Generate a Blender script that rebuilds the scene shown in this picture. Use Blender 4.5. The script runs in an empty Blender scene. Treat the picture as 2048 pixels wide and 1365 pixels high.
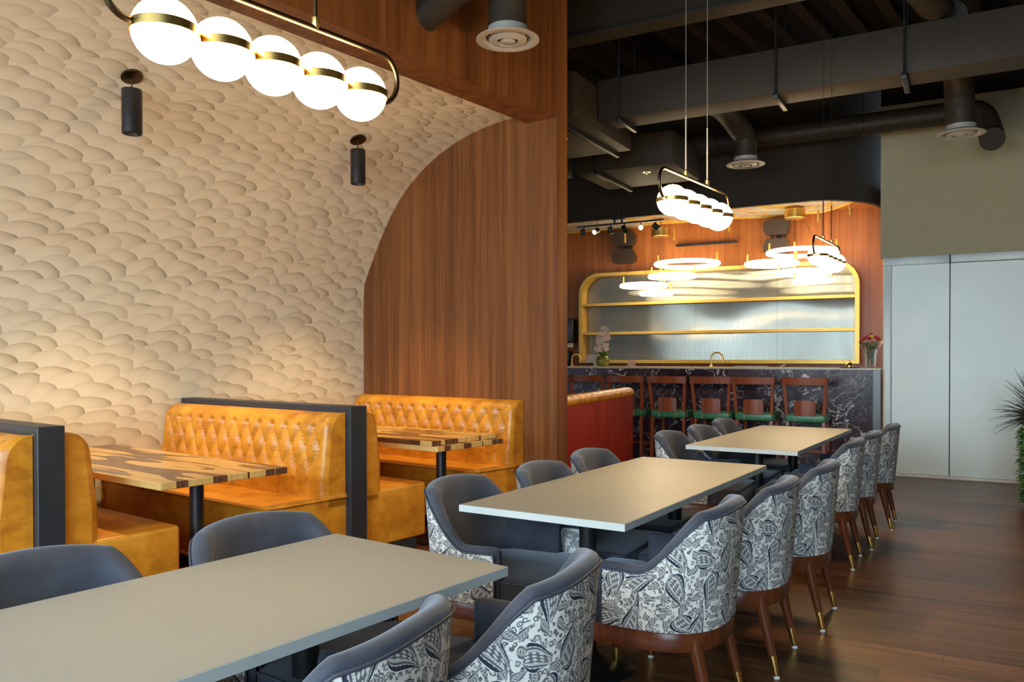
import bpy, bmesh, math, random, bisect
from mathutils import Vector, Matrix
random.seed(7)
PI = math.pi
S = bpy.context.scene
COL = S.collection
# ---------------------------------------------------------------- camera
VIEW = math.radians(29.206)    # heading of the camera in the main room
AW = math.radians(37.374)-VIEW      # booth wing is turned by this angle
AB = 0.0      # main room
AT = math.radians(36.73)-VIEW       # nearest table
AC = math.radians(32.4)-VIEW        # two further tables
cam = bpy.data.cameras.new('camera'); camo = bpy.data.objects.new('camera', cam); COL.objects.link(camo)
camo.location = (0, 0, 1.3716)
pitch, roll = math.radians(-0.606), math.radians(-0.084)
camo.rotation_euler = (Matrix.Rotation(VIEW, 3, 'Z') @ Matrix.Rotation(PI/2 + pitch, 3, 'X') @ Matrix.Rotation(roll, 3, 'Z')).to_euler()
cam.sensor_width = 36.0; cam.sensor_fit = 'HORIZONTAL'
cam.lens = 36.0*1624.87/2048
cam.shift_y = (730.86-682.5)/2048.0
cam.clip_start = 0.05; cam.clip_end = 100
S.camera = camo
# ---------------------------------------------------------------- view, world, daylight
S.view_settings.view_transform = 'Standard'; S.view_settings.look = 'None'
S.view_settings.gamma = 1.0; S.view_settings.use_curve_mapping = False
S.view_settings.exposure = 1.0
W = bpy.data.worlds.new('sky'); S.world = W; W.use_nodes = True
bg = W.node_tree.nodes['Background']; bg.inputs[0].default_value = (0.62, 0.80, 1.0, 1); bg.inputs[1].default_value = 1.2
def frame_pt(a, u, v, z=0.0):
    return Vector((math.cos(a)*u + math.sin(a)*v, -math.sin(a)*u + math.cos(a)*v, z))
def cam_pt(x, y, z=0.0):      # floor coordinates right of / ahead of the viewer
    return Vector((x*math.cos(VIEW)-y*math.sin(VIEW), x*math.sin(VIEW)+y*math.cos(VIEW), z))
def area_light(name, loc, target, sx, sy, power, color):
    l = bpy.data.lights.new(name, 'AREA'); l.shape = 'RECTANGLE'; l.size = sx; l.size_y = sy; l.energy = power; l.color = color
    o = bpy.data.objects.new(name, l); COL.objects.link(o); o.location = loc
    o.rotation_euler = (Vector(target)-Vector(loc)).to_track_quat('-Z', 'Y').to_euler()
    l.spread = math.radians(140)
    return o
for k, u in enumerate((-4.9, -1.9, 1.1)):
    area_light('daylight_window_%d' % (k+1), frame_pt(AB, u, -3.15, 1.95), frame_pt(AB, u, 0, .15), 2.7, 2.2, 112, (0.68, 0.87, 1.0))
def spot(name, loc, target, power, color, size, blend=0.6, rad=0.03):
    l = bpy.data.lights.new(name, 'SPOT'); l.energy = power; l.color = color; l.spot_size = size; l.spot_blend = blend; l.shadow_soft_size = rad
    o = bpy.data.objects.new(name, l); COL.objects.link(o); o.location = loc
    o.rotation_euler = (Vector(target)-Vector(loc)).to_track_quat('-Z', 'Y').to_euler(); return o
# ---------------------------------------------------------------- node helpers
class NT:
    def __init__(s, name):
        s.m = bpy.data.materials.new(name); s.m.use_nodes = True; s.t = s.m.node_tree; s.n = s.t.nodes; s.l = s.t.links
        s.b = s.n['Principled BSDF']
    def put(s, sock, v):
        if v is None: return
        if hasattr(v, 'is_output'): s.l.new(v, sock)
        else:
            if isinstance(v, (tuple, list)) and len(v) == 3 and sock.type == 'RGBA': v = (*v, 1)
            sock.default_value = v
    def M(s, op, a, b=None, c=None, clamp=False):
        n = s.n.new('ShaderNodeMath'); n.operation = op; n.use_clamp = clamp
        for i, v in enumerate((a, b, c)): s.put(n.inputs[i], v)
        return n.outputs[0]
    def V(s, op, a, b=None, scale=None):
        n = s.n.new('ShaderNodeVectorMath'); n.operation = op
        s.put(n.inputs[0], a)
        if b is not None: s.put(n.inputs[1], b)
        if scale is not None: s.put(n.inputs['Scale'], scale)
        return n.outputs['Value'] if op in ('LENGTH', 'DISTANCE', 'DOT_PRODUCT') else n.outputs[0]
    def uv(s): return s.n.new('ShaderNodeTexCoord').outputs['UV']
    def obj(s): return s.n.new('ShaderNodeTexCoord').outputs['Object']
    def map(s, vec, scale=(1, 1, 1), loc=(0, 0, 0), rot=(0, 0, 0)):
        n = s.n.new('ShaderNodeMapping'); s.put(n.inputs['Vector'], vec); n.inputs['Scale'].default_value = scale
        n.inputs['Location'].default_value = loc; n.inputs['Rotation'].default_value = rot; return n.outputs[0]
    def noise(s, vec, scale=5, detail=4, rough=.5, dist=0, col=False):
        n = s.n.new('ShaderNodeTexNoise'); s.put(n.inputs['Vector'], vec); n.inputs['Scale'].default_value = scale
        n.inputs['Detail'].default_value = detail; n.inputs['Roughness'].default_value = rough; n.inputs['Distortion'].default_value = dist
        return n.outputs['Color' if col else 'Fac']
    def ramp(s, f, stops, mode='LINEAR'):
        n = s.n.new('ShaderNodeValToRGB'); s.put(n.inputs[0], f); e = n.color_ramp.elements; n.color_ramp.interpolation = mode
        while len(e) < len(stops): e.new(0.5)
        for i, (p, c) in enumerate(stops):
            e[i].position = p; e[i].color = (*c, 1) if len(c) == 3 else c
        return n.outputs[0]
    def mix(s, f, a, b):
        n = s.n.new('ShaderNodeMix'); n.data_type = 'RGBA'; s.put(n.inputs[0], f); s.put(n.inputs[6], a); s.put(n.inputs[7], b); return n.outputs[2]
    def mixf(s, f, a, b):
        n = s.n.new('ShaderNodeMix'); n.data_type = 'FLOAT'; s.put(n.inputs[0], f); s.put(n.inputs[2], a); s.put(n.inputs[3], b); return n.outputs[0]
    def sep(s, v):
        n = s.n.new('ShaderNodeSeparateXYZ'); s.put(n.inputs[0], v); return n.outputs
    def comb(s, x, y, z=0.0):
        n = s.n.new('ShaderNodeCombineXYZ'); s.put(n.inputs[0], x); s.put(n.inputs[1], y); s.put(n.inputs[2], z); return n.outputs[0]
    def mr(s, v, a, b, c=0.0, d=1.0, smooth=False):
        n = s.n.new('ShaderNodeMapRange'); s.put(n.inputs[0], v); n.interpolation_type = 'SMOOTHSTEP' if smooth else 'LINEAR'
        for i, q in enumerate((a, b, c, d)): s.put(n.inputs[i+1], q)
        return n.outputs[0]
    def white(s, v):
        n = s.n.new('ShaderNodeTexWhiteNoise'); n.noise_dimensions = '3D'; s.put(n.inputs['Vector'], v); return n.outputs
    def vor(s, vec, scale, feat='F1', rnd=1.0):
        n = s.n.new('ShaderNodeTexVoronoi'); n.feature = feat; s.put(n.inputs['Vector'], vec); n.inputs['Scale'].default_value = scale
        n.inputs['Randomness'].default_value = rnd; return n.outputs
    def bump(s, h, strength=.3, dist=.01):
        n = s.n.new('ShaderNodeBump'); s.put(n.inputs['Height'], h); n.inputs['Strength'].default_value = strength; n.inputs['Distance'].default_value = dist
        s.l.new(n.outputs[0], s.b.inputs['Normal']); return n
    def done(s, color=None, rough=.5, metal=0.0, spec=None, **kw):
        s.put(s.b.inputs['Base Color'], color); s.put(s.b.inputs['Roughness'], rough); s.put(s.b.inputs['Metallic'], metal)
        if spec is not None: s.put(s.b.inputs['Specular IOR Level'], spec)
        for k, v in kw.items(): s.put(s.b.inputs[k], v)
        return s.m
def plain(name, col, rough=.5, metal=0.0, var=0.06, scale=8, bump=0.0, spec=None):
    n = NT(name); f = n.noise(n.obj(), scale, 4)
    lo = tuple(c*(1-var*2) for c in col); hi = tuple(min(1, c*(1+var*2)) for c in col)
    c = n.ramp(f, [(.3, lo), (.7, hi)])
    if bump: n.bump(n.noise(n.obj(), scale*12, 3), bump, .003)
    return n.done(c, n.mr(f, 0, 1, max(0, rough-.06), min(1, rough+.06)), metal, spec)
def emis(name, col, st):
    n = NT(name); return n.done(col, .4, **{'Emission Color': (*col, 1), 'Emission Strength': st})
# ---------------------------------------------------------------- materials
def m_wood(name, dark, lite, axis='z', sc=1.0, rough=.35, spec=.3):
    n = NT(name); o = n.obj()
    st = {'z': (14, 14, .35), 'x': (.35, 14, 14), 'y': (14, .35, 14)}[axis]
    a = n.noise(n.map(o, tuple(q*sc for q in st)), 1.0, 3, .5, .3)
    b = n.noise(n.map(o, tuple(q*sc*6 for q in st)), 1.0, 5, .65)
    c = n.noise(n.map(o, tuple(q*sc*.22 for q in st)), 1.0, 2)
    f = n.M('ADD', n.M('MULTIPLY', a, .5), n.M('ADD', n.M('MULTIPLY', b, .33), n.M('MULTIPLY', c, .35)))
    col = n.ramp(f, [(.42, dark), (.58, tuple((x+y)/2 for x, y in zip(dark, lite))), (.72, lite)])
    n.bump(b, .08, .002)
    return n.done(col, rough, spec=spec)
WOODP = m_wood('teak_veneer', (.080, .023, .005), (.225, .080, .022), 'z', 1.0, .42)
WOODH = m_wood('teak_veneer_header', (.080, .023, .005), (.225, .080, .022), 'z', 1.0, .42)
WOODB = m_wood('orange_teak_panelling', (.26, .080, .018), (.48, .175, .050), 'z', 1.3, .33)
CHWOOD = m_wood('reddish_brown_chair_wood', (.062, .014, .005), (.150, .040, .013), 'z', 2.0, .28)
STWOOD = m_wood('red_mahogany', (.19, .040, .013), (.34, .085, .030), 'z', 2.0, .28)
def m_floor():
    n = NT('dark_oak_planks'); o = n.sep(n.obj())
    row = n.M('FLOOR', n.M('DIVIDE', o[1], .15))
    rr = n.white(n.comb(row, 3.0, 1.0))[0]
    xs = n.M('ADD', o[0], n.M('MULTIPLY', rr, 3.7))
    colx = n.M('FLOOR', n.M('DIVIDE', xs, 1.2))
    pid = n.white(n.comb(row, colx, 5.0))[0]
    v = n.comb(n.M('MULTIPLY', xs, 1.3), n.M('MULTIPLY', o[1], 42), pid)
    g = n.noise(v, 1.0, 6, .62, .4)
    g2 = n.noise(n.comb(n.M('MULTIPLY', xs, .8), n.M('MULTIPLY', o[1], 9), pid), 1.0, 3, .5, .8)
    f = n.M('ADD', n.M('MULTIPLY', g, .62), n.M('ADD', n.M('MULTIPLY', g2, .30), n.M('MULTIPLY', pid, .12)))
    col = n.ramp(f, [(.36, (.036, .013, .005)), (.50, (.120, .048, .018)), (.68, (.25, .110, .045))])
    ey = n.M('ABSOLUTE', n.M('SUBTRACT', n.M('FRACT', n.M('DIVIDE', o[1], .15)), .5))
    gap = n.M('GREATER_THAN', ey, .488)
    ex = n.M('ABSOLUTE', n.M('SUBTRACT', n.M('FRACT', n.M('DIVIDE', xs, 1.2)), .5))
    gap = n.M('MAXIMUM', gap, n.M('GREATER_THAN', ex, .4985))
    col = n.mix(n.M('MULTIPLY', gap, .6), col, (.012, .006, .004))
    n.bump(g, .15, .002)
    return n.done(col, n.mr(g, .2, .8, .30, .46))
FLOOR = m_floor()
def m_wallpaper():
    n = NT('fan_pattern_wallpaper'); uv0 = n.uv()
    nz = n.noise(uv0, 2.6, 1, .5, 0, True)
    dis = n.V('SCALE', n.V('SUBTRACT', nz, (.5, .5, .5)), scale=.15)
    uv = n.V('ADD', uv0, dis); s = n.sep(uv)
    wd, ht, R = .34, .052, 1.0
    x = n.M('ADD', s[0], n.M('MULTIPLY', s[1], .0)); y = s[1]
    r0 = n.M('FLOOR', n.M('DIVIDE', y, ht))
    shade = None; lines = None
    for k in range(0, 4):                       # rows from the highest candidate to the lowest, the lowest covers
        j = n.M('SUBTRACT', r0, float(k))
        off = n.M('MULTIPLY', n.M('MODULO', n.M('ABSOLUTE', j), 2.0), .5)
        rj = n.white(n.comb(j, 17.0, 2.0))[0]
        off = n.M('ADD', off, n.M('MULTIPLY', rj, .34))
        cx = n.M('ADD', n.M('FLOOR', n.M('SUBTRACT', n.M('DIVIDE', x, wd), off)), .5)
        idn = n.white(n.comb(cx, j, 9.0))
        px = n.M('MULTIPLY', n.M('ADD', cx, off), wd)
        py = n.M('MULTIPLY', j, ht)
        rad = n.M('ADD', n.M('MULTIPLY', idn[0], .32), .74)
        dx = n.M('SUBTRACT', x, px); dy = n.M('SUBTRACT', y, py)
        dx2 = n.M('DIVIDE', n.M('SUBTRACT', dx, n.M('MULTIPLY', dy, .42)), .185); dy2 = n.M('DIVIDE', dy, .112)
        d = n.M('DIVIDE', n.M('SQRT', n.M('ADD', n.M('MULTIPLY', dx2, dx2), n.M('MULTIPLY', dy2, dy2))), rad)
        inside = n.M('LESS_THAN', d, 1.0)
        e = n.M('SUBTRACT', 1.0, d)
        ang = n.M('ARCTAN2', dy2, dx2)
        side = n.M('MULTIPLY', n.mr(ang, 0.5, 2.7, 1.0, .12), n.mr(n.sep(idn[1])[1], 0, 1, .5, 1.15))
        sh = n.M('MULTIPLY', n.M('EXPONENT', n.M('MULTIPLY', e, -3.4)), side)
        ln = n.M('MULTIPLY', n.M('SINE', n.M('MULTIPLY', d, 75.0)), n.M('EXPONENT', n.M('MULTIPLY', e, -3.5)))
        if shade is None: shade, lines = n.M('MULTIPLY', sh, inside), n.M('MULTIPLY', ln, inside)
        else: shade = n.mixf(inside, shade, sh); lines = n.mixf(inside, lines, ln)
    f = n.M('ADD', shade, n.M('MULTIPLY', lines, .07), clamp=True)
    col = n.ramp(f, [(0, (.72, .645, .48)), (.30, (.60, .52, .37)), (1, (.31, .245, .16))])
    n.bump(n.M('ADD', f, n.M('MULTIPLY', n.noise(uv0, 220, 2), .2)), .12, .003)
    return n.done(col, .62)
WALLP = m_wallpaper()
def m_paisley():
    n = NT('paisley_fabric'); uv0 = n.uv()
    uvd = n.V('ADD', uv0, n.V('SCALE', n.V('SUBTRACT', n.noise(uv0, 14, 1, .5, 0, True), (.5, .5, .5)), scale=.012))
    def teardrops(scale, seed, size):
        uvs = n.map(uvd, (1, 1, 1), (seed, seed*.7, 0))
        v = n.vor(uvs, scale, 'F1', .62)
        loc = n.V('SCALE', n.V('SUBTRACT', n.V('SCALE', uvs, scale=scale), n.V('SCALE', v['Position'], scale=scale)), scale=1/size)
        sx = n.sep(loc); rnd = n.sep(v['Color'])
        a = n.M('ADD', n.M('MULTIPLY', rnd[0], 2.4), .3)
        ca, sa = n.M('COSINE', a), n.M('SINE', a)
        flip = n.M('SUBTRACT', n.M('MULTIPLY', n.M('GREATER_THAN', rnd[1], .5), 2.0), 1.0)
        X = n.M('MULTIPLY', n.M('SUBTRACT', n.M('MULTIPLY', sx[0], ca), n.M('MULTIPLY', sx[1], sa)), flip)
        Y = n.M('ADD', n.M('MULTIPLY', sx[0], sa), n.M('MULTIPLY', sx[1], ca))
        yy = n.M('MULTIPLY', n.M('ADD', Y, .62), .78)                # 0 at the round head, 1 at the tip
        t = n.M('MAXIMUM', yy, 0.0)
        X2 = n.M('SUBTRACT', X, n.M('MULTIPLY', n.M('MULTIPLY', t, t), .95))
        wdt = n.M('MULTIPLY', n.M('SQRT', n.M('MAXIMUM', t, 0.0001)), n.M('MULTIPLY', n.M('POWER', n.M('MAXIMUM', n.M('SUBTRACT', 1.0, t), .0001), 1.35), 1.22))
        q = n.M('DIVIDE', n.M('ABSOLUTE', X2), n.M('ADD', wdt, .004))
        q = n.M('MAXIMUM', q, n.M('MULTIPLY', n.M('LESS_THAN', yy, 0.0), 9.0))
        return q, X2, Y, t
    def band(v, c, w):
        return n.M('LESS_THAN', n.M('ABSOLUTE', n.M('SUBTRACT', v, c)), w)
    ink = None
    # background sprigs: curls and dots
    v2 = n.vor(n.V('ADD', uvd, n.V('SCALE', n.noise(uvd, 45, 1, .5, 0, True), scale=.010)), 62, 'F1', .9)
    curls = n.M('MAXIMUM', band(v2['Distance'], .36, .10), n.M('LESS_THAN', v2['Distance'], .14))
    cur2 = n.M('GREATER_THAN', n.noise(uvd, 26, 2), .40)
    ink = n.M('MULTIPLY', n.M('MULTIPLY', curls, cur2), .85)
    for scale, seed, size in ((19, 3.3, .62), (8.2, 0.0, .74)):
        q, X2, Y, t = teardrops(scale, seed, size)
        inside = n.M('LESS_THAN', q, 1.12)
        o = n.M('MAXIMUM', band(q, 1.0, .15), n.M('MULTIPLY', n.M('LESS_THAN', q, 1.0), .16))
        o = n.M('MAXIMUM', o, n.M('MULTIPLY', band(q, .68, .07), .9))
        dots = n.M('MULTIPLY', n.M('GREATER_THAN', n.M('SINE', n.M('MULTIPLY', Y, 44.0)), .1), band(q, .83, .045))
        core = n.M('MULTIPLY', n.M('LESS_THAN', q, .42), n.M('GREATER_THAN', n.M('ADD', n.M('SINE', n.M('MULTIPLY', Y, 30.0)), n.M('SINE', n.M('MULTIPLY', X2, 60.0))), -.35))
        o = n.M('MAXIMUM', o, n.M('MULTIPLY', dots, .8)); o = n.M('MAXIMUM', o, n.M('MULTIPLY', core, .85))
        hatch = n.M('MULTIPLY', n.M('GREATER_THAN', n.M('SINE', n.M('ADD', n.M('MULTIPLY', Y, 90.0), n.M('MULTIPLY', X2, 40.0))), .2), band(q, .56, .09))
        o = n.M('MAXIMUM', o, n.M('MULTIPLY', hatch, .6))
        # scalloped fringe just outside the drop
        fr_ = n.M('MULTIPLY', n.M('GREATER_THAN', n.M('SINE', n.M('MULTIPLY', Y, 26.0)), -.1), band(q, 1.27, .07))
        ink = n.M('MAXIMUM', n.M('MULTIPLY', ink, n.M('SUBTRACT', 1.0, n.M('LESS_THAN', q, 1.36))), n.M('MULTIPLY', fr_, .85))
        ink = n.mixf(inside, ink, o)
    col = n.mix(ink, (.66, .65, .60), (.026, .033, .060))
    wv = n.noise(n.map(uv0, (900, 900, 1)), 1, 1)
    n.bump(wv, .1, .001)
    return n.done(col, .75, spec=.25)
PAIS = m_paisley()
def m_velvet():
    n = NT('slate_blue_velvet'); o = n.obj()
    f = n.noise(o, 5, 3, .55)
    col = n.ramp(f, [(.35, (.032, .036, .050)), (.62, (.055, .061, .081))])
    n.bump(n.noise(o, 900, 2), .12, .001)
    return n.done(col, .78, spec=.25, **{'Sheen Weight': .35, 'Sheen Roughness': .45, 'Sheen Tint': (.62, .68, .78, 1)})
VELV = m_velvet()
PIPE = plain('dark_slate_piping', (.035, .040, .060), .6)
def m_leather():
    n = NT('mustard_tan_leather'); o = n.obj()
    f = n.noise(o, 5, 5, .62, .6); g = n.noise(n.map(o, (3, 3, 9)), 3.2, 4)
    col = n.ramp(n.M('ADD', n.M('MULTIPLY', f, .7), n.M('MULTIPLY', g, .3)), [(.36, (.43, .150, .011)), (.52, (.62, .250, .018)), (.68, (.72, .335, .032))])
    n.bump(n.M('ADD', n.noise(o, 140, 3), n.M('MULTIPLY', n.noise(o, 12, 3, .6, 1.5), 1.4)), .16, .004)
    return n.done(col, n.mr(f, .2, .8, .26, .42))
LEATH = m_leather()
def m_redleather():
    n = NT('oxblood_red_leather'); o = n.obj(); f = n.noise(n.map(o, (6, 6, 1)), 1.5, 4)
    return n.done(n.ramp(f, [(.3, (.22, .010, .003)), (.7, (.34, .022, .006))]), .5, spec=.25)
REDL = m_redleather()
BLACKP = plain('charcoal_laminate', (.021, .024, .030), .42, var=.05)
BLKMET = plain('black_powder_coat', (.010, .010, .011), .36, var=.05)
TOPM = plain('warm_grey_laminate', (.285, .290, .262), .36, var=.015, scale=3)
EDGEM = plain('pale_grey_edge_band', (.42, .44, .42), .45, var=.02)
def m_walnut():
    n = NT('sheesham_planks'); o = n.sep(n.obj())
    row = n.M('FLOOR', n.M('DIVIDE', o[1], .098)); rr = n.white(n.comb(row, 1.0, 4.0))[0]
    v = n.comb(n.M('ADD', n.M('MULTIPLY', o[0], .80), n.M('MULTIPLY', rr, .55)), n.M('MULTIPLY', o[1], 5.6), n.M('MULTIPLY', rr, .25))
    f = n.noise(v, 1.0, 3, .5, .9)
    f = n.M('ADD', f, n.M('MULTIPLY', n.M('SUBTRACT', rr, .5), .05))
    dark = n.M('GREATER_THAN', f, .475)
    g = n.noise(n.comb(n.M('MULTIPLY', o[0], 3), n.M('MULTIPLY', o[1], 90), rr), 1, 4, .6, .3)
    cd = n.ramp(g, [(.3, (.055, .022, .010)), (.7, (.17, .075, .034))]); cl = n.ramp(g, [(.3, (.50, .29, .085)), (.7, (.72, .48, .18))])
    return n.done(n.mix(dark, cl, cd), .22)
WALN = m_walnut()
def m_marble():
    n = NT('rosso_marble'); o = n.obj()
    w = n.V('ADD', o, n.V('SCALE', n.noise(o, 1.7, 4, .6, 0, True), scale=.9))
    a = n.M('ABSOLUTE', n.M('SUBTRACT', n.noise(w, 2.4, 5, .56, .6), .5))
    v1 = n.mr(a, .003, .016, 1, 0)
    b = n.M('ABSOLUTE', n.M('SUBTRACT', n.noise(n.map(w, (1, 1, 2), (4, 2, 1)), 5.0, 6, .66, 1.0), .5))
    v2 = n.M('MULTIPLY', n.mr(b, 0, .010, 1, 0), n.mr(n.noise(o, 1.6, 2), .54, .66, 0, .7))
    base = n.ramp(n.noise(w, 2.4, 5, .6), [(.3, (.020, .012, .018)), (.5, (.055, .026, .034)), (.7, (.095, .062, .075))])
    mask = n.mr(n.noise(o, 2.3, 3), .35, .6, .15, 1)
    v = n.M('MAXIMUM', n.M('MULTIPLY', v1, mask), v2)
    return n.done(n.mix(v, base, (.72, .66, .62)), .24, spec=.18)
MARB = m_marble()
GREYTRIM = plain('grey_stone_return', (.125, .130, .130), .3)
CREAMTOP = plain('cream_counter_edge', (.55, .48, .36), .3)
def brass(name, col, rough):
    n = NT(name); f = n.noise(n.map(n.obj(), (4, 4, 60)), 2, 3)
    return n.done(n.ramp(f, [(.3, tuple(c*.85 for c in col)), (.7, col)]), rough, 1.0)
BRASS = brass('brushed_brass', (.78, .52, .16), .28)
DKBRASS = brass('aged_bronze', (.11, .075, .042), .34)
GOLDP = plain('satin_gold_paint', (.74, .46, .085), .34, .35, .03)
PAINTG = plain('greige_wall_paint', (.36, .295, .165), .7, var=.02)
DARKW = plain('dark_charcoal_paint', (.034, .025, .018), .65, var=.04, spec=.15)
CEILM = plain('black_ceiling_paint', (.010, .007, .005), .8, var=.08, spec=.15)
RIBM = plain('dark_brown_deck_ribs', (.020, .012, .008), .7, var=.08, spec=.15)
DUCTM = plain('painted_grey_duct', (.036, .028, .020), .55, var=.05, scale=2, spec=.15)
def m_flex():
    n = NT('wrapped_flexible_duct'); o = n.obj()
    f = n.noise(o, 9, 4, .6, .6)
    n.bump(n.noise(n.uv(), 60, 3), .3, .004)
    return n.done(n.ramp(f, [(.3, (.022, .016, .011)), (.7, (.040, .030, .020))]), .5, spec=.25)
FLEX = m_flex()
VENTM = plain('off_white_vent_metal', (.33, .30, .26), .45)
def m_film():
    n = NT('frosted_plastic_sheet'); o = n.obj()
    f = n.noise(o, 1.3, 3, .5, .5)
    col = n.ramp(f, [(.3, (.66, .69, .63)), (.7, (.76, .79, .73))])
    n.bump(n.noise(o, 2.6, 3, .5, .6), .10, .02)
    return n.done(col, n.mr(f, .3, .7, .30, .42), spec=.6)
FILM = m_film()
ALUM = plain('dull_aluminium', (.50, .52, .49), .5, .25)
def m_mirror():
    n = NT('fluted_mirror_glass'); o = n.sep(n.obj())
    ph = n.M('MULTIPLY', o[0], 2*PI/.0137)
    w = n.noise(n.comb(n.M('MULTIPLY', o[0], .45), 0.0, n.M('MULTIPLY', o[2], 1.2)), 1.2, 1)
    nz = n.M('MULTIPLY', n.M('SUBTRACT', w, .5), .12)
    vec = n.comb(n.M('MULTIPLY', n.M('COSINE', ph), .30), -1.0, nz)
    vt = n.n.new('ShaderNodeVectorTransform'); vt.vector_type = 'NORMAL'; vt.convert_from = 'OBJECT'; vt.convert_to = 'WORLD'
    n.l.new(vec, vt.inputs[0]); n.l.new(vt.outputs[0], n.b.inputs['Normal'])
    sheet = n.M('GREATER_THAN', n.M('FRACT', n.M('DIVIDE', o[0], 1.22)), .996)
    return n.done(n.mix(sheet, (.25, .245, .205), (.12, .12, .11)), .07, .62)
MIRR = m_mirror()
def m_art():
    n = NT('blue_grey_agate_ceiling'); o = n.obj()
    w = n.V('ADD', o, n.V('SCALE', n.noise(o, 1.1, 3, .5, 0, True), scale=1.6))
    f = n.noise(n.map(w, (1.2, 3.0, 1)), 1.0, 5, .55, .8)
    base = n.ramp(n.M('FRACT', n.M('MULTIPLY', f, 3.0)), [(0, (.20, .22, .20)), (.4, (.36, .38, .34)), (.7, (.47, .40, .33)), (1, (.22, .24, .22))])
    g = n.M('LESS_THAN', n.M('ABSOLUTE', n.M('SUBTRACT', n.noise(n.map(w, (.7, 1.6, 1), (3, 1, 0)), 1.0, 2, .5, .7), .5)), .030)
    return n.done(n.mix(g, base, (.75, .50, .10)), n.mixf(g, .18, .3), n.mixf(g, 0, .6))
ARTM = m_art()
GLOBE = emis('lit_opal_globe', (1.0, .73, .40), 30.0)
GLOBEB = emis('lit_opal_globe_rear', (1.0, .69, .34), 46.0)
RING = emis('lit_acrylic_ring', (1.0, .83, .56), 6.5)
SPOTL = emis('lit_spot_lens', (1.0, .72, .35), 60.0)
LENS = emis('small_led_lens', (1.0, .85, .6), 3.0)
GREENL = plain('bottle_green_leather', (.045, .185, .085), .35, var=.05)
STUD = plain('pale_brass_nail_head', (.80, .70, .50), .3, .7)
LEAF = plain('glossy_green_leaf', (.065, .17, .025), .45, var=.3, scale=20)
CORE = plain('dark_green_core', (.012, .030, .006), .8)  # even green, darker than the leaves, for the core inside the foliage
LEAFD = plain('dark_purple_grass_blade', (.030, .028, .026), .5, var=.3, scale=10)
LEAFY = plain('yellow_green_leaf', (.30, .42, .05), .5, var=.2)
PETALW = plain('blush_white_petal', (.80, .62, .52), .6, var=.05)
PETALR = plain('crimson_petal', (.45, .02, .03), .6, var=.15)
PETALY = plain('yellow_petal', (.80, .50, .04), .6, var=.1)
OLIVE = plain('moss_green_glass', (.22, .23, .035), .12, var=.2, scale=12)
DKPLAS = plain('smoked_black_plastic', (.020, .020, .022), .3)
WHPLAS = plain('ivory_plastic', (.62, .50, .40), .4)
PINKC = plain('pink_card', (.70, .42, .33), .7)
PAPER = plain('white_paper', (.72, .68, .60), .8)
SPKM = plain('dark_brown_speaker_grille', (.040, .024, .016), .6, bump=.2)
RUBB = plain('milky_glide', (.60, .58, .55), .5)
def m_clear(name, tint=(1, 1, 1), amount=.75):
    n = NT(name); g = n.n.new('ShaderNodeBsdfGlossy'); g.inputs['Roughness'].default_value = .05
    t = n.n.new('ShaderNodeBsdfTransparent'); t.inputs[0].default_value = (*tint, 1)
    mx = n.n.new('ShaderNodeMixShader'); mx.inputs[0].default_value = 1-amount
    n.l.new(t.outputs[0], mx.inputs[1]); n.l.new(g.outputs[0], mx.inputs[2]); n.l.new(mx.outputs[0], n.n['Material Output'].inputs[0])
    return n.m
CLEAR = m_clear('clear_vase_glass', (.95, .97, .95), .72)
PANE = m_clear('window_glass', (.97, .99, 1), .93)
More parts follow.
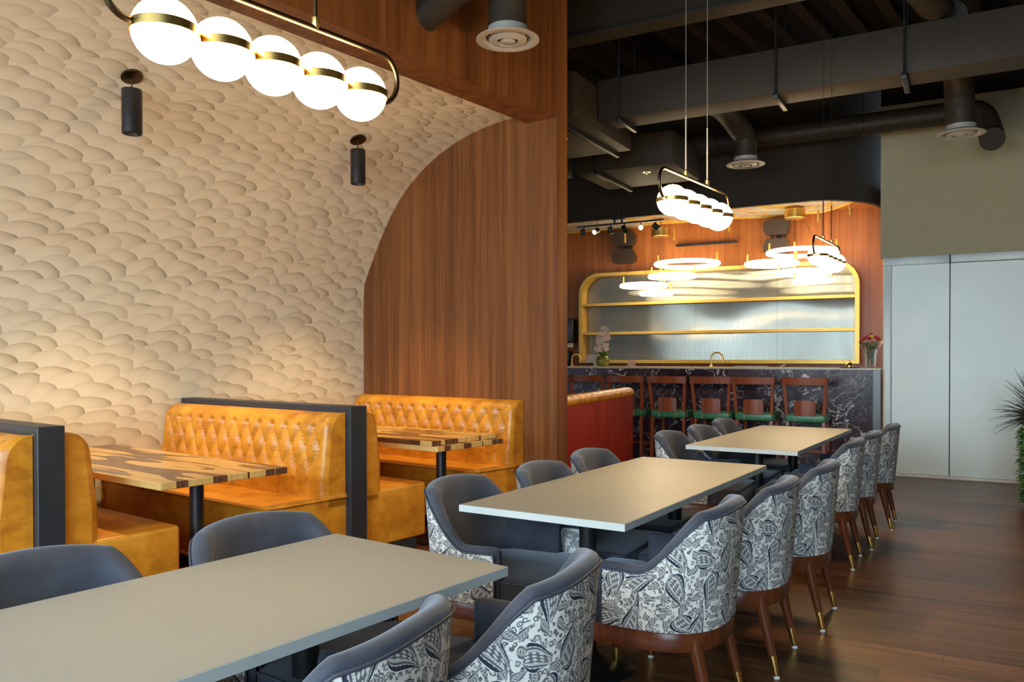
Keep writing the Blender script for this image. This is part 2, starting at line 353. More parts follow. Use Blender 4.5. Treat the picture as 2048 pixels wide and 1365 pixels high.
# ---------------------------------------------------------------- mesh helpers
def smooth_obj(me, ang=35):
    for p in me.polygons: p.use_smooth = True
    try: me.set_sharp_from_angle(angle=math.radians(ang))
    except Exception: pass
def link(name, me, mat, parent=None, ang=35):
    smooth_obj(me, ang)
    if mat and not me.materials: me.materials.append(mat)
    o = bpy.data.objects.new(name, me); COL.objects.link(o)
    if parent: o.parent = parent
    return o
class MB:
    def __init__(s): s.v = []; s.f = []; s.uv = {}
    def add(s, vs, fs):
        n = len(s.v); s.v += [tuple(x) for x in vs]; s.f += [tuple(i+n for i in f) for f in fs]; return n
    def box(s, a, b, bev=0.0, seg=2, rot=None, org=None):
        x0, y0, z0 = a; x1, y1, z1 = b
        bm = bmesh.new(); bmesh.ops.create_cube(bm, size=1)
        for v in bm.verts: v.co = Vector(((x0+x1)/2+v.co.x*(x1-x0), (y0+y1)/2+v.co.y*(y1-y0), (z0+z1)/2+v.co.z*(z1-z0)))
        if bev: bmesh.ops.bevel(bm, geom=list(bm.edges), offset=bev, segments=seg, profile=.5, affect='EDGES')
        s.bm(bm, rot, org); return s
    def bm(s, bm, rot=None, org=None):
        bm.verts.index_update()
        vs = [v.co.copy() for v in bm.verts]
        if rot is not None:
            o = Vector(org or (0, 0, 0)); vs = [rot @ (v-o)+o for v in vs]
        s.add(vs, [[v.index for v in f.verts] for f in bm.faces]); bm.free()
    def prism(s, pts, z0, z1, bev=0.0, seg=2):
        bm = bmesh.new()
        lo = [bm.verts.new((x, y, z0)) for x, y in pts]; hi = [bm.verts.new((x, y, z1)) for x, y in pts]
        bm.faces.new(lo[::-1]); bm.faces.new(hi); n = len(pts)
        for i in range(n): bm.faces.new((lo[i], lo[(i+1) % n], hi[(i+1) % n], hi[i]))
        bmesh.ops.recalc_face_normals(bm, faces=bm.faces)
        if bev:
            es = [e for e in bm.edges if e.is_manifold and e.calc_face_angle(0) > .5]
            bmesh.ops.bevel(bm, geom=es, offset=bev, segments=seg, profile=.5, affect='EDGES')
        s.bm(bm); return s
    def lathe(s, prof, org=(0, 0, 0), n=32, rot=None, cap=True):
        O = Vector(org); vs = []; fs = []
        for r, z in prof:
            for k in range(n):
                p = Vector((r*math.cos(2*PI*k/n), r*math.sin(2*PI*k/n), z))
                vs.append((rot @ p if rot is not None else p)+O)
        for i in range(len(prof)-1):
            for k in range(n):
                a = i*n+k; b = i*n+(k+1) % n; fs.append((a, b, b+n, a+n))
        if cap:
            fs.append(tuple(range(n))[::-1]); fs.append(tuple((len(prof)-1)*n+k for k in range(n)))
        s.add(vs, fs); return s
    def tube(s, pts, r, n=10, closed=False, cap=True):
        P = [Vector(p) for p in pts]; m = len(P)
        R = r if isinstance(r, (list, tuple)) else [r]*m
        T = []
        for i in range(m):
            if closed: t = P[(i+1) % m]-P[i-1]
            else: t = P[min(i+1, m-1)]-P[max(i-1, 0)]
            T.append(t.normalized())
        up = Vector((0, 0, 1)) if abs(T[0].z) < .9 else Vector((1, 0, 0))
        nrm = (up-T[0]*up.dot(T[0])).normalized(); vs = []
        for i in range(m):
            nrm = (nrm-T[i]*nrm.dot(T[i])).normalized(); bn = T[i].cross(nrm)
            for k in range(n):
                a = 2*PI*k/n; vs.append(P[i]+(nrm*math.cos(a)+bn*math.sin(a))*R[i])
        fs = []
        for i in range(m if closed else m-1):
            j = (i+1) % m
            for k in range(n): fs.append((i*n+k, i*n+(k+1) % n, j*n+(k+1) % n, j*n+k))
        if cap and not closed: fs.append(tuple(range(n))[::-1]); fs.append(tuple((m-1)*n+k for k in range(n)))
        s.add(vs, fs); return s
    def sphere(s, c, r, n=24, m=14, sc=(1, 1, 1)):
        vs = [Vector(c)+Vector((0, 0, -r*sc[2]))]; fs = []
        for i in range(1, m):
            t = -PI/2+PI*i/m
            for k in range(n): vs.append(Vector(c)+Vector((r*sc[0]*math.cos(t)*math.cos(2*PI*k/n), r*sc[1]*math.cos(t)*math.sin(2*PI*k/n), r*sc[2]*math.sin(t))))
        vs.append(Vector(c)+Vector((0, 0, r*sc[2]))); L = len(vs)-1
        for k in range(n): fs.append((0, 1+(k+1) % n, 1+k)); fs.append((L, L-n+k, L-n+(k+1) % n))
        for i in range(m-2):
            for k in range(n): a = 1+i*n+k; b = 1+i*n+(k+1) % n; fs.append((a, b, b+n, a+n))
        s.add(vs, fs); return s
    def grid(s, rows, closed_u=False, uvs=None):
        n = len(rows[0]); vs = [p for r in rows for p in r]; fs = []
        for i in range(len(rows)-1):
            for k in range(n if closed_u else n-1):
                fs.append((i*n+k, i*n+(k+1) % n, (i+1)*n+(k+1) % n, (i+1)*n+k))
        b = s.add(vs, fs)
        if uvs:
            for i, r in enumerate(uvs):
                for k, q in enumerate(r): s.uv[b+i*n+k] = q
        return s
    def build(s, name, mat, parent=None, ang=35, fix=True):
        me = bpy.data.meshes.new(name); me.from_pydata(s.v, [], s.f)
        if s.uv:
            l = me.uv_layers.new(name='UVMap')
            for p in me.polygons:
                for li in p.loop_indices: l.data[li].uv = s.uv.get(me.loops[li].vertex_index, (0, 0))
        if fix:
            bm = bmesh.new(); bm.from_mesh(me); bmesh.ops.recalc_face_normals(bm, faces=bm.faces); bm.to_mesh(me); bm.free()
        me.update(); return link(name, me, mat, parent, ang)
def tag(o, label=None, cat=None, group=None, kind=None):
    if label: o['label'] = label
    if cat: o['category'] = cat
    if group: o['group'] = group
    if kind: o['kind'] = kind
    return o
def thing(name, label, cat, loc=(0, 0, 0), rz=0.0, group=None):
    o = bpy.data.objects.new(name, None); COL.objects.link(o); o.location = loc; o.rotation_euler = (0, 0, rz)
    return tag(o, label, cat, group)
def struct(name, mb, mat, rz=0.0, ang=35):
    o = mb.build(name, mat, None, ang); o['kind'] = 'structure'; o.rotation_euler = (0, 0, rz); return o
def copy_tree(o, parent=None):
    c = o.copy(); COL.objects.link(c)
    if parent: c.parent = parent
    for ch in o.children: copy_tree(ch, c)
    return c
def arcpts(c, r0, a0, a1, n):
    return [(c[0]+r0*math.cos(a0+(a1-a0)*i/n), c[1]+r0*math.sin(a0+(a1-a0)*i/n)) for i in range(n+1)]
# ================================================================ SETTING
H = 4.75
struct('floor', MB().box((-8.5, -4, -.1), (5.2, 13.5, 0)), FLOOR, -AB)
cm = MB().box((-8.5, -4, H), (5.2, 13.5, H+.1))
struct('ceiling', cm, CEILM, -AB)
rb = MB()
for k in range(46):
    u = -9.5+k*.33
    rb.box((u, -4, H-.11), (u+.11, 15, H-.001))
struct('trim_1', rb, RIBM, -AW)                       # ribs of the corrugated deck
# wallpaper wall with vault, wing frame (u, v)
prof = [(-5.938, 0.0), (-5.938, .6), (-5.938, 1.2), (-5.938, 1.7), (-5.938, 1.926), (-5.923, 2.075), (-5.890, 2.14), (-5.859, 2.205), (-5.756, 2.39), (-5.658, 2.55), (-5.556, 2.70), (-5.439, 2.836),
        (-5.325, 2.945), (-5.138, 3.077), (-4.958, 3.175), (-4.782, 3.243), (-4.614, 3.295), (-4.447, 3.329), (-4.286, 3.348), (-4.131, 3.358), (-3.95, 3.362)]
L = [0]
for a, b in zip(prof, prof[1:]): L.append(L[-1]+math.hypot(a[0]-b[0], a[1]-b[1]))
wl = MB(); vs_ = [-3.2+i*.55 for i in range(16)]; vs_[-1] = 5.42
wl.grid([[(u, v, z) for v in vs_] for u, z in prof], uvs=[[(v, l) for v in vs_] for l in L])
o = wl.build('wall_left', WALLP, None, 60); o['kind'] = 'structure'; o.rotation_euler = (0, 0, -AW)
# arched end wall
pts = [(-6.2, 0), (-3.67, 0), (-3.67, 3.40), (-6.2, 3.40)]
w = MB(); bm = bmesh.new()
lo = [bm.verts.new((x, 5.40, z)) for x, z in pts]; hi = [bm.verts.new((x, 5.55, z)) for x, z in pts]
bm.faces.new(lo); bm.faces.new(hi[::-1])
for i in range(4): bm.faces.new((lo[i], hi[i], hi[(i+1) % 4], lo[(i+1) % 4]))
w.bm(bm); struct('wall_arch', w, WOODP, -AW)
w = MB().box((-3.97, -3.2, 3.29), (-3.67, 5.40, H)); w.box((-6.2, 5.401, 3.40), (-3.67, 5.55, H)); w.box((-3.97, 5.399, 3.29), (-3.671, 5.402, H))
struct('wall_header', w, WOODH, -AW)
struct('wall_back', MB().box((-6.6, -3.4, 0), (-6.25, 5.6, H)), DARKW, -AW)
# bar alcove
VP_ = 10.25
struct('wall_bar', MB().box((-8.2, 12.40, 0), (-.6, 12.55, 3.46)), WOODB, -AB)
struct('wall_bar_side', MB().box((-.83, 10.86, 0), (-.70, 12.40, 3.46)), WOODB, -AB)
bk = [(-8.2, 10.27), (-1.60, 10.27), (-1.50, 10.29), (-1.38, 10.355), (-1.26, 10.45), (-1.15, 10.56), (-1.06, 10.69), (-.98, 10.86), (-.93, 11.05), (-.89, 11.3), (-.875, 12.39)]
bko = [(x, y+.0) for x, y in bk]+[(-.70, 12.39), (-.70, 10.36), (-.862, 10.30), (-.862, 10.262), (-1.0, 10.262)]
w = MB()
vsb = []
n = len(bk)
outer = bk; z0, z1 = 3.235, H
w.grid([[(x, y, z0) for x, y in outer], [(x, y, z1) for x, y in outer]])
inner = [(x-.0, y+.05) for x, y in bk]
w.grid([[(x, y, z0) for x, y in outer], [(x-.04, y+.06, z0) for x, y in outer]])
w.grid([[(x-.04, y+.06, z0) for x, y in outer], [(x-.04, y+.06, z1) for x, y in outer]])
struct('wall_bulkhead', w, DARKW, -AB)
struct('wall_right', MB().box((-.866, VP_, 2.50), (5.0, VP_+.10, 4.235)), PAINTG, -AB)
struct('wall_upper', MB().box((-.866, VP_+.003, 4.235), (5.0, VP_+.10, H)), CEILM, -AB)
struct('added_seam_backing', MB().box((-.70, 10.31, 0), (5.0, 10.36, 2.6)), DARKW, -AB)  # unseen dark sheet, added to block light through the panel seams
struct('wall_side', MB().box((5.0, -3.4, 0), (5.15, 12, H)), PAINTG, -AB)
struct('wall_end', MB().box((-8.4, 5, 0), (-8.2, 12.6, H)), DARKW, -AB)
# frosted partition
pt = thing('frosted_partition', 'tall frosted pale partition panels in a thin metal frame right of the bar', 'partition', frame_pt(AB, -.1, VP_), -AB)
for a, b in ((-.745, -.165), (-.155, 1.30), (1.31, 2.9), (2.91, 4.9)):
    MB().box((a+.1, -.004, .035), (b+.1, .03, 2.40)).build('panel', FILM, pt)
MB().box((-.835+.1, -.012, .0), (-.755+.1, .04, 2.44), .004).build('jamb', FILM, pt)
MB().box((-.835+.1, -.03, 2.40), (-.165+.1, .04, 2.497), .006).box((-.155+.1, -.03, 2.405), (4.95+.1, .04, 2.497), .006).build('head_rail', ALUM, pt)
MB().box((-.835+.1, -.02, 0), (5.0, .04, .032), .003).build('bottom_rail', PAPER, pt)
# art ceiling over the bar
struct('ceiling_bar', MB().prism([(x-.03, y+.055) for x, y in bk]+[(-8.2, 12.41)], 3.455, 3.49), WOODB, -AB)
am = MB()
ap = []
for i in range(121):
    t = i/120
    u = -7.6+t*6.45
    e = max(0, min(1, (1-t)*9))
    ap.append((u, 10.36+(.35*(1-math.sqrt(e))) + .03*math.sin(u*5)))
bp = [(u, 12.15+.10*math.sin(u*2.1)+.05*math.sin(u*6.3)-(.9*(1-math.sqrt(max(0, min(1, (-1.15-u)*1.5)))) if u > -1.9 else 0)) for u, _ in ap[::-1]]
am.prism(ap+bp, 3.425, 3.455)
art = am.build('ceiling_mural', ARTM); tag(art, 'blue grey marbled ceiling panel with gold veins above the bar', 'ceiling panel'); art.rotation_euler = (0, 0, -AB)
# gold outline of the mural
tb = MB().tube([(x, y, 3.425) for x, y in ap+bp], .018, 6, closed=True); g_ = tb.build('gold_edging', GOLDP, art)
# storefront wall behind the camera
sf = MB(); v0, v1 = -2.85, -2.70
sf.box((-8.4, v0, 0), (5.1, v1, .55)); sf.box((-8.4, v0, 3.3), (5.1, v1, H))
for a, b in ((-8.4, -6.35), (-3.5, -3.35), (-.5, -.35), (2.5, 5.1)): sf.box((a, v0, .55), (b, v1, 3.3))
struct('wall_front', sf, PAINTG, -AB)
for k, (a, b) in enumerate(((-6.35, -3.5), (-3.35, -.5), (-.35, 2.5))):
    f_ = MB(); fv = -2.78
    for p, q in (((a, .55), (a+.06, 3.3)), ((b-.06, .55), (b, 3.3)), ((a+.06, .55), (b-.06, .61)), ((a+.06, 3.24), (b-.06, 3.3)), (((a+b)/2-.03, .61), ((a+b)/2+.03, 3.24))):
        f_.box((p[0], fv-.03, p[1]), (q[0], fv+.03, q[1]))
    w_ = f_.build('window_%d' % (k+1), BLKMET); w_['kind'] = 'structure'; w_.rotation_euler = (0, 0, -AB)
    MB().box((a+.06, fv-.004, .61), (b-.06, fv+.004, 3.24)).build('pane', PANE, w_)
# ================================================================ CEILING SERVICES
def rect_duct(name, label, a, b, hanger=()):
    t = thing(name, label, 'air duct', frame_pt(AB, 0, 0, 0), -AB)
    MB().box(a, b, .006).build('duct_body', DUCTM, t)
    for u in hanger:
        h = MB().box((u-.02, a[1]-.05, a[2]-.045), (u+.02, b[1]+.06, a[2]-.004), .004)
        h.tube([(u, a[1]-.03, a[2]-.02), (u, a[1]-.03, H-.05)], .009, 8); h.tube([(u, b[1]+.035, a[2]-.02), (u, b[1]+.035, H-.05)], .009, 8)
        h.build('hanger', BLKMET, t)
    return t
rect_duct('main_air_duct', 'long rectangular grey air duct crossing the dark ceiling', (-3.02, 7.06, 3.58), (2.2, 7.40, 3.955), (-2.80, -1.40, -.43, .55))
branch_duct = rect_duct('branch_air_duct', 'wide rectangular duct crosswise at the end of the long duct beside the pillar', (-4.2, 6.55, 3.50), (-3.03, 7.95, 3.90), (-3.2,))
square_duct = rect_duct('square_air_duct', 'low square duct with a small round plate below, behind the pendant of five globes', (-3.9, 8.45, 3.45), (-2.75, 9.45, 3.80), (-3.62,))
rect_duct('end_air_duct', 'short low duct run above the track lights next to the wood pillar', (-5.4, 8.1, 3.42), (-3.95, 8.5, 3.75), (-4.3,))
b_ = MB().box((-5.5, 6.60, 4.20), (3.8, 6.80, 4.225)).box((-5.5, 6.69, 4.225), (3.8, 6.71, 4.59)).box((-5.5, 6.60, 4.59), (3.8, 6.80, 4.638)).build('steel_beam', DUCTM); b_.rotation_euler = (0, 0, -AB)
tag(b_, 'dark steel I beam under the roof deck at the top of the picture', 'beam')
def diffuser(t, c, R, up=.08):
    m = MB(); z = c[2]
    m.lathe([(R*.62, z+up), (R*.62, z+.04), (R*.80, z+.025), (R, z+.006), (R, z), (R*.80, z-.006), (R*.70, z+.012), (R*.68, z+.03)], (c[0], c[1], 0), 40, cap=False)
    m.lathe([(R*.60, z+.010), (R*.60, z), (R*.36, z-.012), (R*.34, z+.006)], (c[0], c[1], 0), 40, cap=False)
    m.lathe([(.001, z-.016), (R*.20, z-.014), (R*.24, z-.004), (R*.22, z+.01)], (c[0], c[1], 0), 30, cap=False)
    m.lathe([(.001, z+.05), (R*.60, z+.05)], (c[0], c[1], 0), 30, cap=False)
    return m.build('diffuser_face', VENTM, t, 60)
def bend(pts, n=8, r=.22):
    P = [Vector(p) for p in pts]; out = [P[0]]
    for i in range(1, len(P)-1):
        a = (P[i-1]-P[i]).normalized(); b = (P[i+1]-P[i]).normalized()
        q = min(r, (P[i-1]-P[i]).length*.49, (P[i+1]-P[i]).length*.49)
        p0, p2 = P[i]+a*q, P[i]+b*q
        for k in range(n+1):
            t = k/n; out.append(p0*(1-t)**2+P[i]*2*t*(1-t)+p2*t*t)
    out.append(P[-1]); return out
def resample(P, step):
    out = [P[0]]; acc = 0
    for a, b in zip(P, P[1:]):
        d = (b-a).length; k = max(1, int(round(d/step)))
        for i in range(1, k+1): out.append(a.lerp(b, i/k))
    return out
def flex(t, pts, r, name='flexible_duct'):
    P = resample(bend(pts), .035)
    R = [r*(1+.018*math.sin(i*2.1)) for i in range(len(P))]
    return MB().tube(P, R, 24).build(name, FLEX, t, 80)
t = thing('round_ceiling_vent', 'round vent on a hanging pipe in front of the wood header', 'ceiling vent', frame_pt(AB, 0, 0), -AB)
dc = (-2.60, 4.60, 3.42); diffuser(t, dc, .205)
flex(t, [(dc[0], dc[1], 3.50), (dc[0], dc[1], 3.95), (dc[0]+.3, dc[1]-.02, 4.25), (1.5, 4.4, 4.3)], .125)
t = thing('round_air_duct', 'dark round duct stub with an open end, at the top of the wood header', 'air duct', frame_pt(AB, 0, 0), -AB)
MB().tube([(-3.22, 4.42, 3.57), (-2.9, 4.33, 3.66), (-1.4, 3.9, 4.06)], .105, 28).build('pipe', FLEX, t, 60)
t = thing('round_ceiling_vent', 'round vent below the long duct, just right of the middle pendant cables', 'ceiling vent', frame_pt(AB, 0, 0), -AB)
dc = (-2.119, 9.041, 3.47); diffuser(t, dc, .205)
flex(t, [(dc[0], dc[1], 3.54), (dc[0], dc[1], 3.78), (-2.25, 8.6, 4.0), (-2.35, 7.42, 3.85)], .12)
t = thing('round_ceiling_vent', 'dark round vent at the upper right in front of the greige wall', 'ceiling vent', frame_pt(AB, 0, 0), -AB)
dc = (.016, 9.07-.9, 3.47-.20); dc = (-.05, 8.35, 3.36); diffuser(t, dc, .20)
flex(t, [(dc[0], dc[1], 3.43), (dc[0]-.02, dc[1], 3.9), (-.12, 7.9, 4.1), (-.12, 7.3, 4.05)], .12)
t = thing('long_round_duct', 'long round wrapped duct crossing in front of the greige wall and dark bulkhead', 'air duct', frame_pt(AB, 0, 0), -AB)
flex(t, [(-3.7, 9.75, 3.93), (.14, 9.75, 3.93), (.22, 9.65, 3.62), (.22, 9.5, 3.55)], .115)
for u in (-2.6, -1.0, -.2):
    MB().tube([(u, 9.75+.122*math.cos(a), 3.93+.122*math.sin(a)) for a in [2*PI*i/28 for i in range(28)]], .006, 6, closed=True).tube([(u, 9.75, 4.05), (u, 9.75, H-.02)], .004, 6).build('strap_hanger', BLKMET, t)

t = thing('upper_flexible_duct', 'ribbed flexible duct dropping onto the long duct at the top right', 'air duct', frame_pt(AB, 0, 0), -AB)
flex(t, [(-.60, 5.3, 4.50), (-.38, 6.3, 4.06), (-.20, 7.20, 4.075)], .115)
# small sprinkler plates under the ducts
for (u, v, z, duct) in ((-3.45, 7.2, 3.50, branch_duct), (-3.15, 8.75, 3.45, square_duct)):
    MB().lathe([(.001, -.03), (.014, -.028), (.018, -.008), (.045, -.006), (.048, 0)], (u, v, z), 24, cap=False).build('sprinkler_plate', STUD, duct)
# ================================================================ GLOBE PENDANTS
def globe_pendant(label, p0, p1, ztop, glass, cable_mat):
    p0 = cam_pt(*p0); p1 = cam_pt(*p1); c = (p0+p1)/2; d = (p1-p0); step = d.length/4; rz = math.atan2(d.y, d.x)
    t = thing('globe_pendant_light', label, 'pendant light', c, rz, 'pendant lights with five glowing globes')
    R = .0735
    for k in range(5):
        x = (k-2)*step
        g = MB().sphere((x, 0, 0), R, 40, 24).build('glass_globe', glass, t, 80)
        MB().lathe([(R*.985, -.0105), (R+.0035, -.0105), (R+.0035, .0105), (R*.985, .0105)], (x, 0, 0), 48, cap=False).build('brass_band', BRASS, g)
    h = .138; e = 2*step+R
    path = [(-e+.002, 0, 0), (-e-.05, 0, 0.0), (-e-.085, 0, h/2), (-e-.05, 0, h), (0, 0, h), (e+.05, 0, h), (e+.085, 0, h/2), (e+.05, 0, 0), (e-.002, 0, 0)]
    # smooth loop ends
    P = [(-e+.004, 0, 0)]
    P += [(-e-.01-.5*h*0-math.sin(a)*h*.42, 0, h/2-math.cos(a)*h/2) for a in [PI*i/16 for i in range(17)]]
    P += [(-e-.01+(2*e+.02)*i/12, 0, h) for i in range(1, 12)]
    P += [(e+.01+math.sin(a)*h*.42, 0, h/2+math.cos(a)*h/2) for a in [PI*i/16 for i in range(17)]]
    P += [(e-.004, 0, 0)]
    MB().tube(P, .0080, 12).build('loop_frame', DKBRASS, t, 80)
    for sgn in (-1, 1):
        x = sgn*step*.93
        MB().lathe([(.008, h-.002), (.0105, h+.004), (.0105, h+.03), (.006, h+.034)], (x, 0, 0), 16).build('ferrule', BRASS, t)
        MB().tube([(x, 0, h+.03), (x, 0, h+.30)], .0045, 8).tube([(x, 0, h+.30), (x, 0, ztop-c.z)], .0016, 6).build('cable', cable_mat, t)
    MB().lathe([(.001, ztop-c.z-.03), (.06, ztop-c.z-.03), (.06, ztop-c.z)], (0, 0, 0), 24).build('ceiling_canopy', BLKMET, t)
    return t
CABLE = plain('grey_steel_cable', (.35, .32, .28), .4, .6)
globe_pendant('largest pendant of five globes, in front of the patterned wall', (-.795, 1.871, 2.12), (-.431, 2.324, 2.12), H-.11, GLOBE, DKBRASS)
globe_pendant('middle pendant of five globes, hanging over the second grey table', (.768, 3.891, 2.118), (1.105, 4.35, 2.118), H-.11, GLOBEB, CABLE)
globe_pendant('smallest pendant of five globes, over the furthest grey table before the ring lamps', (2.282, 6.065, 2.122), (2.612, 6.556, 2.122), H-.11, GLOBEB, BLKMET)
# booth cylinders
def cyl_pendant(v, label):
    u = -5.02; ztop = 3.155
    t = thing('cylinder_pendant_light', label, 'pendant light', frame_pt(AW, u, v, 0), -AW, 'black cylinder pendants over the booths')
    rot = Matrix.Rotation(-math.radians(22), 3, 'Y')
    MB().lathe([(.001, .02), (.062, .018), (.066, .0), (.066, -.012), (.001, -.014)], (0, 0, ztop-.012), 32, rot).build('ceiling_canopy', DKBRASS, t)
    MB().tube([(0, 0, ztop-.01), (0, 0, 3.055)], .0045, 8).build('stem', DKBRASS, t)
    b = MB().lathe([(.001, 3.06), (.058, 3.058), (.061, 3.052), (.061, 2.782), (.058, 2.778), (.050, 2.782), (.044, 2.83), (.001, 2.832)], (0, 0, 0), 40, cap=False).build('cylinder_shade', BLKMET, t)
    MB().lathe([(.001, 2.822), (.022, 2.822), (.024, 2.830)], (0, 0, 0), 20, cap=False).build('lamp_lens', LENS, t)
    spot('booth_spot', frame_pt(AW, u, v, 2.775), frame_pt(AW, u+.02, v, 0), 105, (1.0, .70, .36), math.radians(82), .8, .035)
cyl_pendant(2.63, 'black cylinder pendant on the left, over the nearer booth')
cyl_pendant(4.51, 'black cylinder pendant on the right, over the booth by the arched wall')
cyl_pendant_extra = spot('booth_spot', frame_pt(AW, -5.02, .75, 2.705), frame_pt(AW, -5.0, .75, 0), 80, (1.0, .70, .36), math.radians(82), .8, .035)
# ================================================================ BOOTHS
def tufted(u0, u1, z0, z1, tz0, base, sgn, nb=None):
    """padded back: face bulges towards sgn; base(z)->thickness"""
    rows = []; ds = .142; dt = .132; nu = int(abs(u1-u0)/.0115); nz = 84
    Zs = []
    for i in range(nz+1):
        t = i/nz; Zs.append(z0+(z1-z0)*t)
    for z in Zs:
        r = []
        for k in range(nu+1):
            u = u0+(u1-u0)*k/nu
            if u < u0+.055: ed = (u-u0)/.055
            elif u > u1-.055: ed = (u1-u)/.055
            else: ed = 1
            ed = max(0, min(1, ed)); th = base(z)
            edge = (1-math.sqrt(max(0, 1-(1-ed)**2)))*.045
            h = 0
            if z > tz0-.06:
                s = (u-u0-.07)/ds; q = (z-(z1-.095))/dt
                a, b = s+q/2, s-q/2
                wv = (abs(math.sin(PI*a))*abs(math.sin(PI*b)))
                pil = 1-math.pow(wv, .28)
                fade = max(0, min(1, (z-(tz0-.06))/.09))*max(0, min(1, (z1-.035-z)/.05))*max(0, min(1, (min(u-u0, u1-u)-.03)/.06))
                if q > 0: pil *= max(0, 1-q*2.2)
                h = pil*.042*fade
            elif z < tz0:
                s = (u-u0-.07)/ds
                h = .010*math.pow(1-abs(math.sin(PI*s)), 6)*max(0, min(1, (z-z0)/.1))
            r.append((u, sgn*(th-h-edge), z))
        rows.append(r)
    return rows
def booth_bench(label, v, sgn, u0=-5.93, u1=-4.005):
    """v: plane of the back; sgn: +1 sits facing +v"""
    t = thing('booth_bench', label, 'booth bench', frame_pt(AW, 0, v, 0), -AW, 'mustard leather booth benches')
    def base(z):
        if z < .62: b = .185
        else: b = .185-.035*min(1, (z-.62)/.3)
        top = 1.015
        if z > top-.11:
            q = (z-(top-.11))/.11
            b = .03+(b-.03)*math.sqrt(max(0, 1-q*q))
        return b
    f = tufted(u0, u1, .42, 1.0145, .66, base, sgn)
    m = MB(); m.grid(f)
    nz = len(f); n = len(f[0])
    # side end caps and back and top
    for idx in (0, -1):
        col = [r[idx] for r in f]
        m.grid([[(p[0], p[1], p[2]) for p in col], [(p[0], sgn*.0, p[2]) for p in col]])
    top = f[-1]; m.grid([[p for p in top], [(p[0], 0, p[2]-.004) for p in top]])
    m.grid([[(u0, 0, .42), (u0, 0, 1.01)], [(u1, 0, .42), (u1, 0, 1.01)]])
    back = m.build('backrest', LEATH, t, 50)
    bt = MB(); spots = []
    ds, dt = .142, .132
    for row in range(0, 3):
        z = 1.0145-.095-dt*row
        k0 = -row*.5
        for k in range(0, 16):
            u = u0+.07+ds*(k+(.5 if row % 2 else 0))
            if u > u1-.06: continue
            spots.append((u, sgn*(base(z)-.036), z))
    b0 = bt.sphere((0, 0, 0), .009, 10, 6).build('tufting_button', LEATH, back); b0.location = spots[0]
    for p in spots[1:]:
        c = b0.copy(); COL.objects.link(c); c.parent = back; c.location = p
    sb = MB().box((u0, sgn*.0, .10), (u1, sgn*.60, .475), .022, 4)
    for i, (x, y, z) in enumerate(sb.v):
        if z > .44 and abs(y) > .1: sb.v[i] = (x, y, z+.006)
    sb.build('seat', LEATH, t)
    MB().box((u0+.01, sgn*.03, 0), (u1-.02, sgn*.52, .105)).build('plinth', BLACKP, t)
    # corner piping on the end of the back
    pp = [(u1-.004, r[-1][1]-sgn*.004, r[-1][2]) for r in f[4::4]]
    MB().tube(pp, .0045, 8).build('piping', LEATH, t)
    return t
def divider(label, v0, v1):
    t = thing('booth_divider', label, 'booth divider', frame_pt(AW, 0, 0, 0), -AW, 'charcoal dividers between booth benches')
    MB().box((-5.93, v0, 0), (-3.96, v1, 1.052), .003, 1).build('panel', BLACKP, t)
    return t
divider('nearest charcoal divider at the left edge of the picture', 1.625, 1.745)
divider('charcoal divider between the two leather booths in the middle', 3.487, 3.627)
booth_bench('leather booth bench back cut off by the left picture edge', 1.622, -1)
booth_bench('leather bench turned away behind the nearest divider', 1.748, 1)
booth_bench('tufted leather bench facing the camera, across the nearer wooden table', 3.484, -1)
booth_bench('leather bench turned away behind the middle divider', 3.630, 1)
booth_bench('tufted leather bench against the arched wood wall', 5.395, -1)
def booth_table(v0, v1, label, u1=-3.80, cols=(-4.10, -5.35)):
    u0 = -5.78
    t = thing('booth_table', label, 'table', frame_pt(AW, (u0+u1)/2, (v0+v1)/2, 0), -AW, 'wooden booth tables')
    hu = (u1-u0)/2; hv = (v1-v0)/2
    MB().box((-hu, -hv, .712), (hu, hv, .748), .003, 1).build('tabletop', WALN, t)
    for c in cols:
        x = c-(u0+u1)/2
        MB().lathe([(.038, .03), (.038, .70)], (x, 0, 0), 28).build('column', BLKMET, t)
        MB().lathe([(.001, .0), (.205, 0), (.21, .008), (.19, .018), (.07, .035), (.05, .06)], (x, 0, 0), 40, cap=False).build('base', BLKMET, t)
        MB().box((x-.14, -.14, .70), (x+.14, .14, .712)).build('mounting_plate', BLKMET, t)
    return t
booth_table(2.12, 2.88, 'striped two-tone wooden table in the nearer booth')
booth_table(4.13, 4.86, 'wooden booth table carrying spare tabletops, by the arched wall', cols=(-4.10, -5.35))
for (a, b, dv, lb) in ((-4.72, -3.86, 0.0, 'spare two-tone tabletop lying on the far booth table, piece nearest the aisle'), (-5.70, -4.73, .01, 'spare two-tone tabletop lying on the far booth table, piece nearer the patterned wall')):
    o = MB().box((-(b-a)/2, -.365, 0), ((b-a)/2, .365, .034), .003, 1).build('loose_tabletop', WALN)
    o.location = frame_pt(AW, (a+b)/2, 4.495+dv, .7485); o.rotation_euler = (0, 0, -AW); tag(o, lb, 'tabletop')
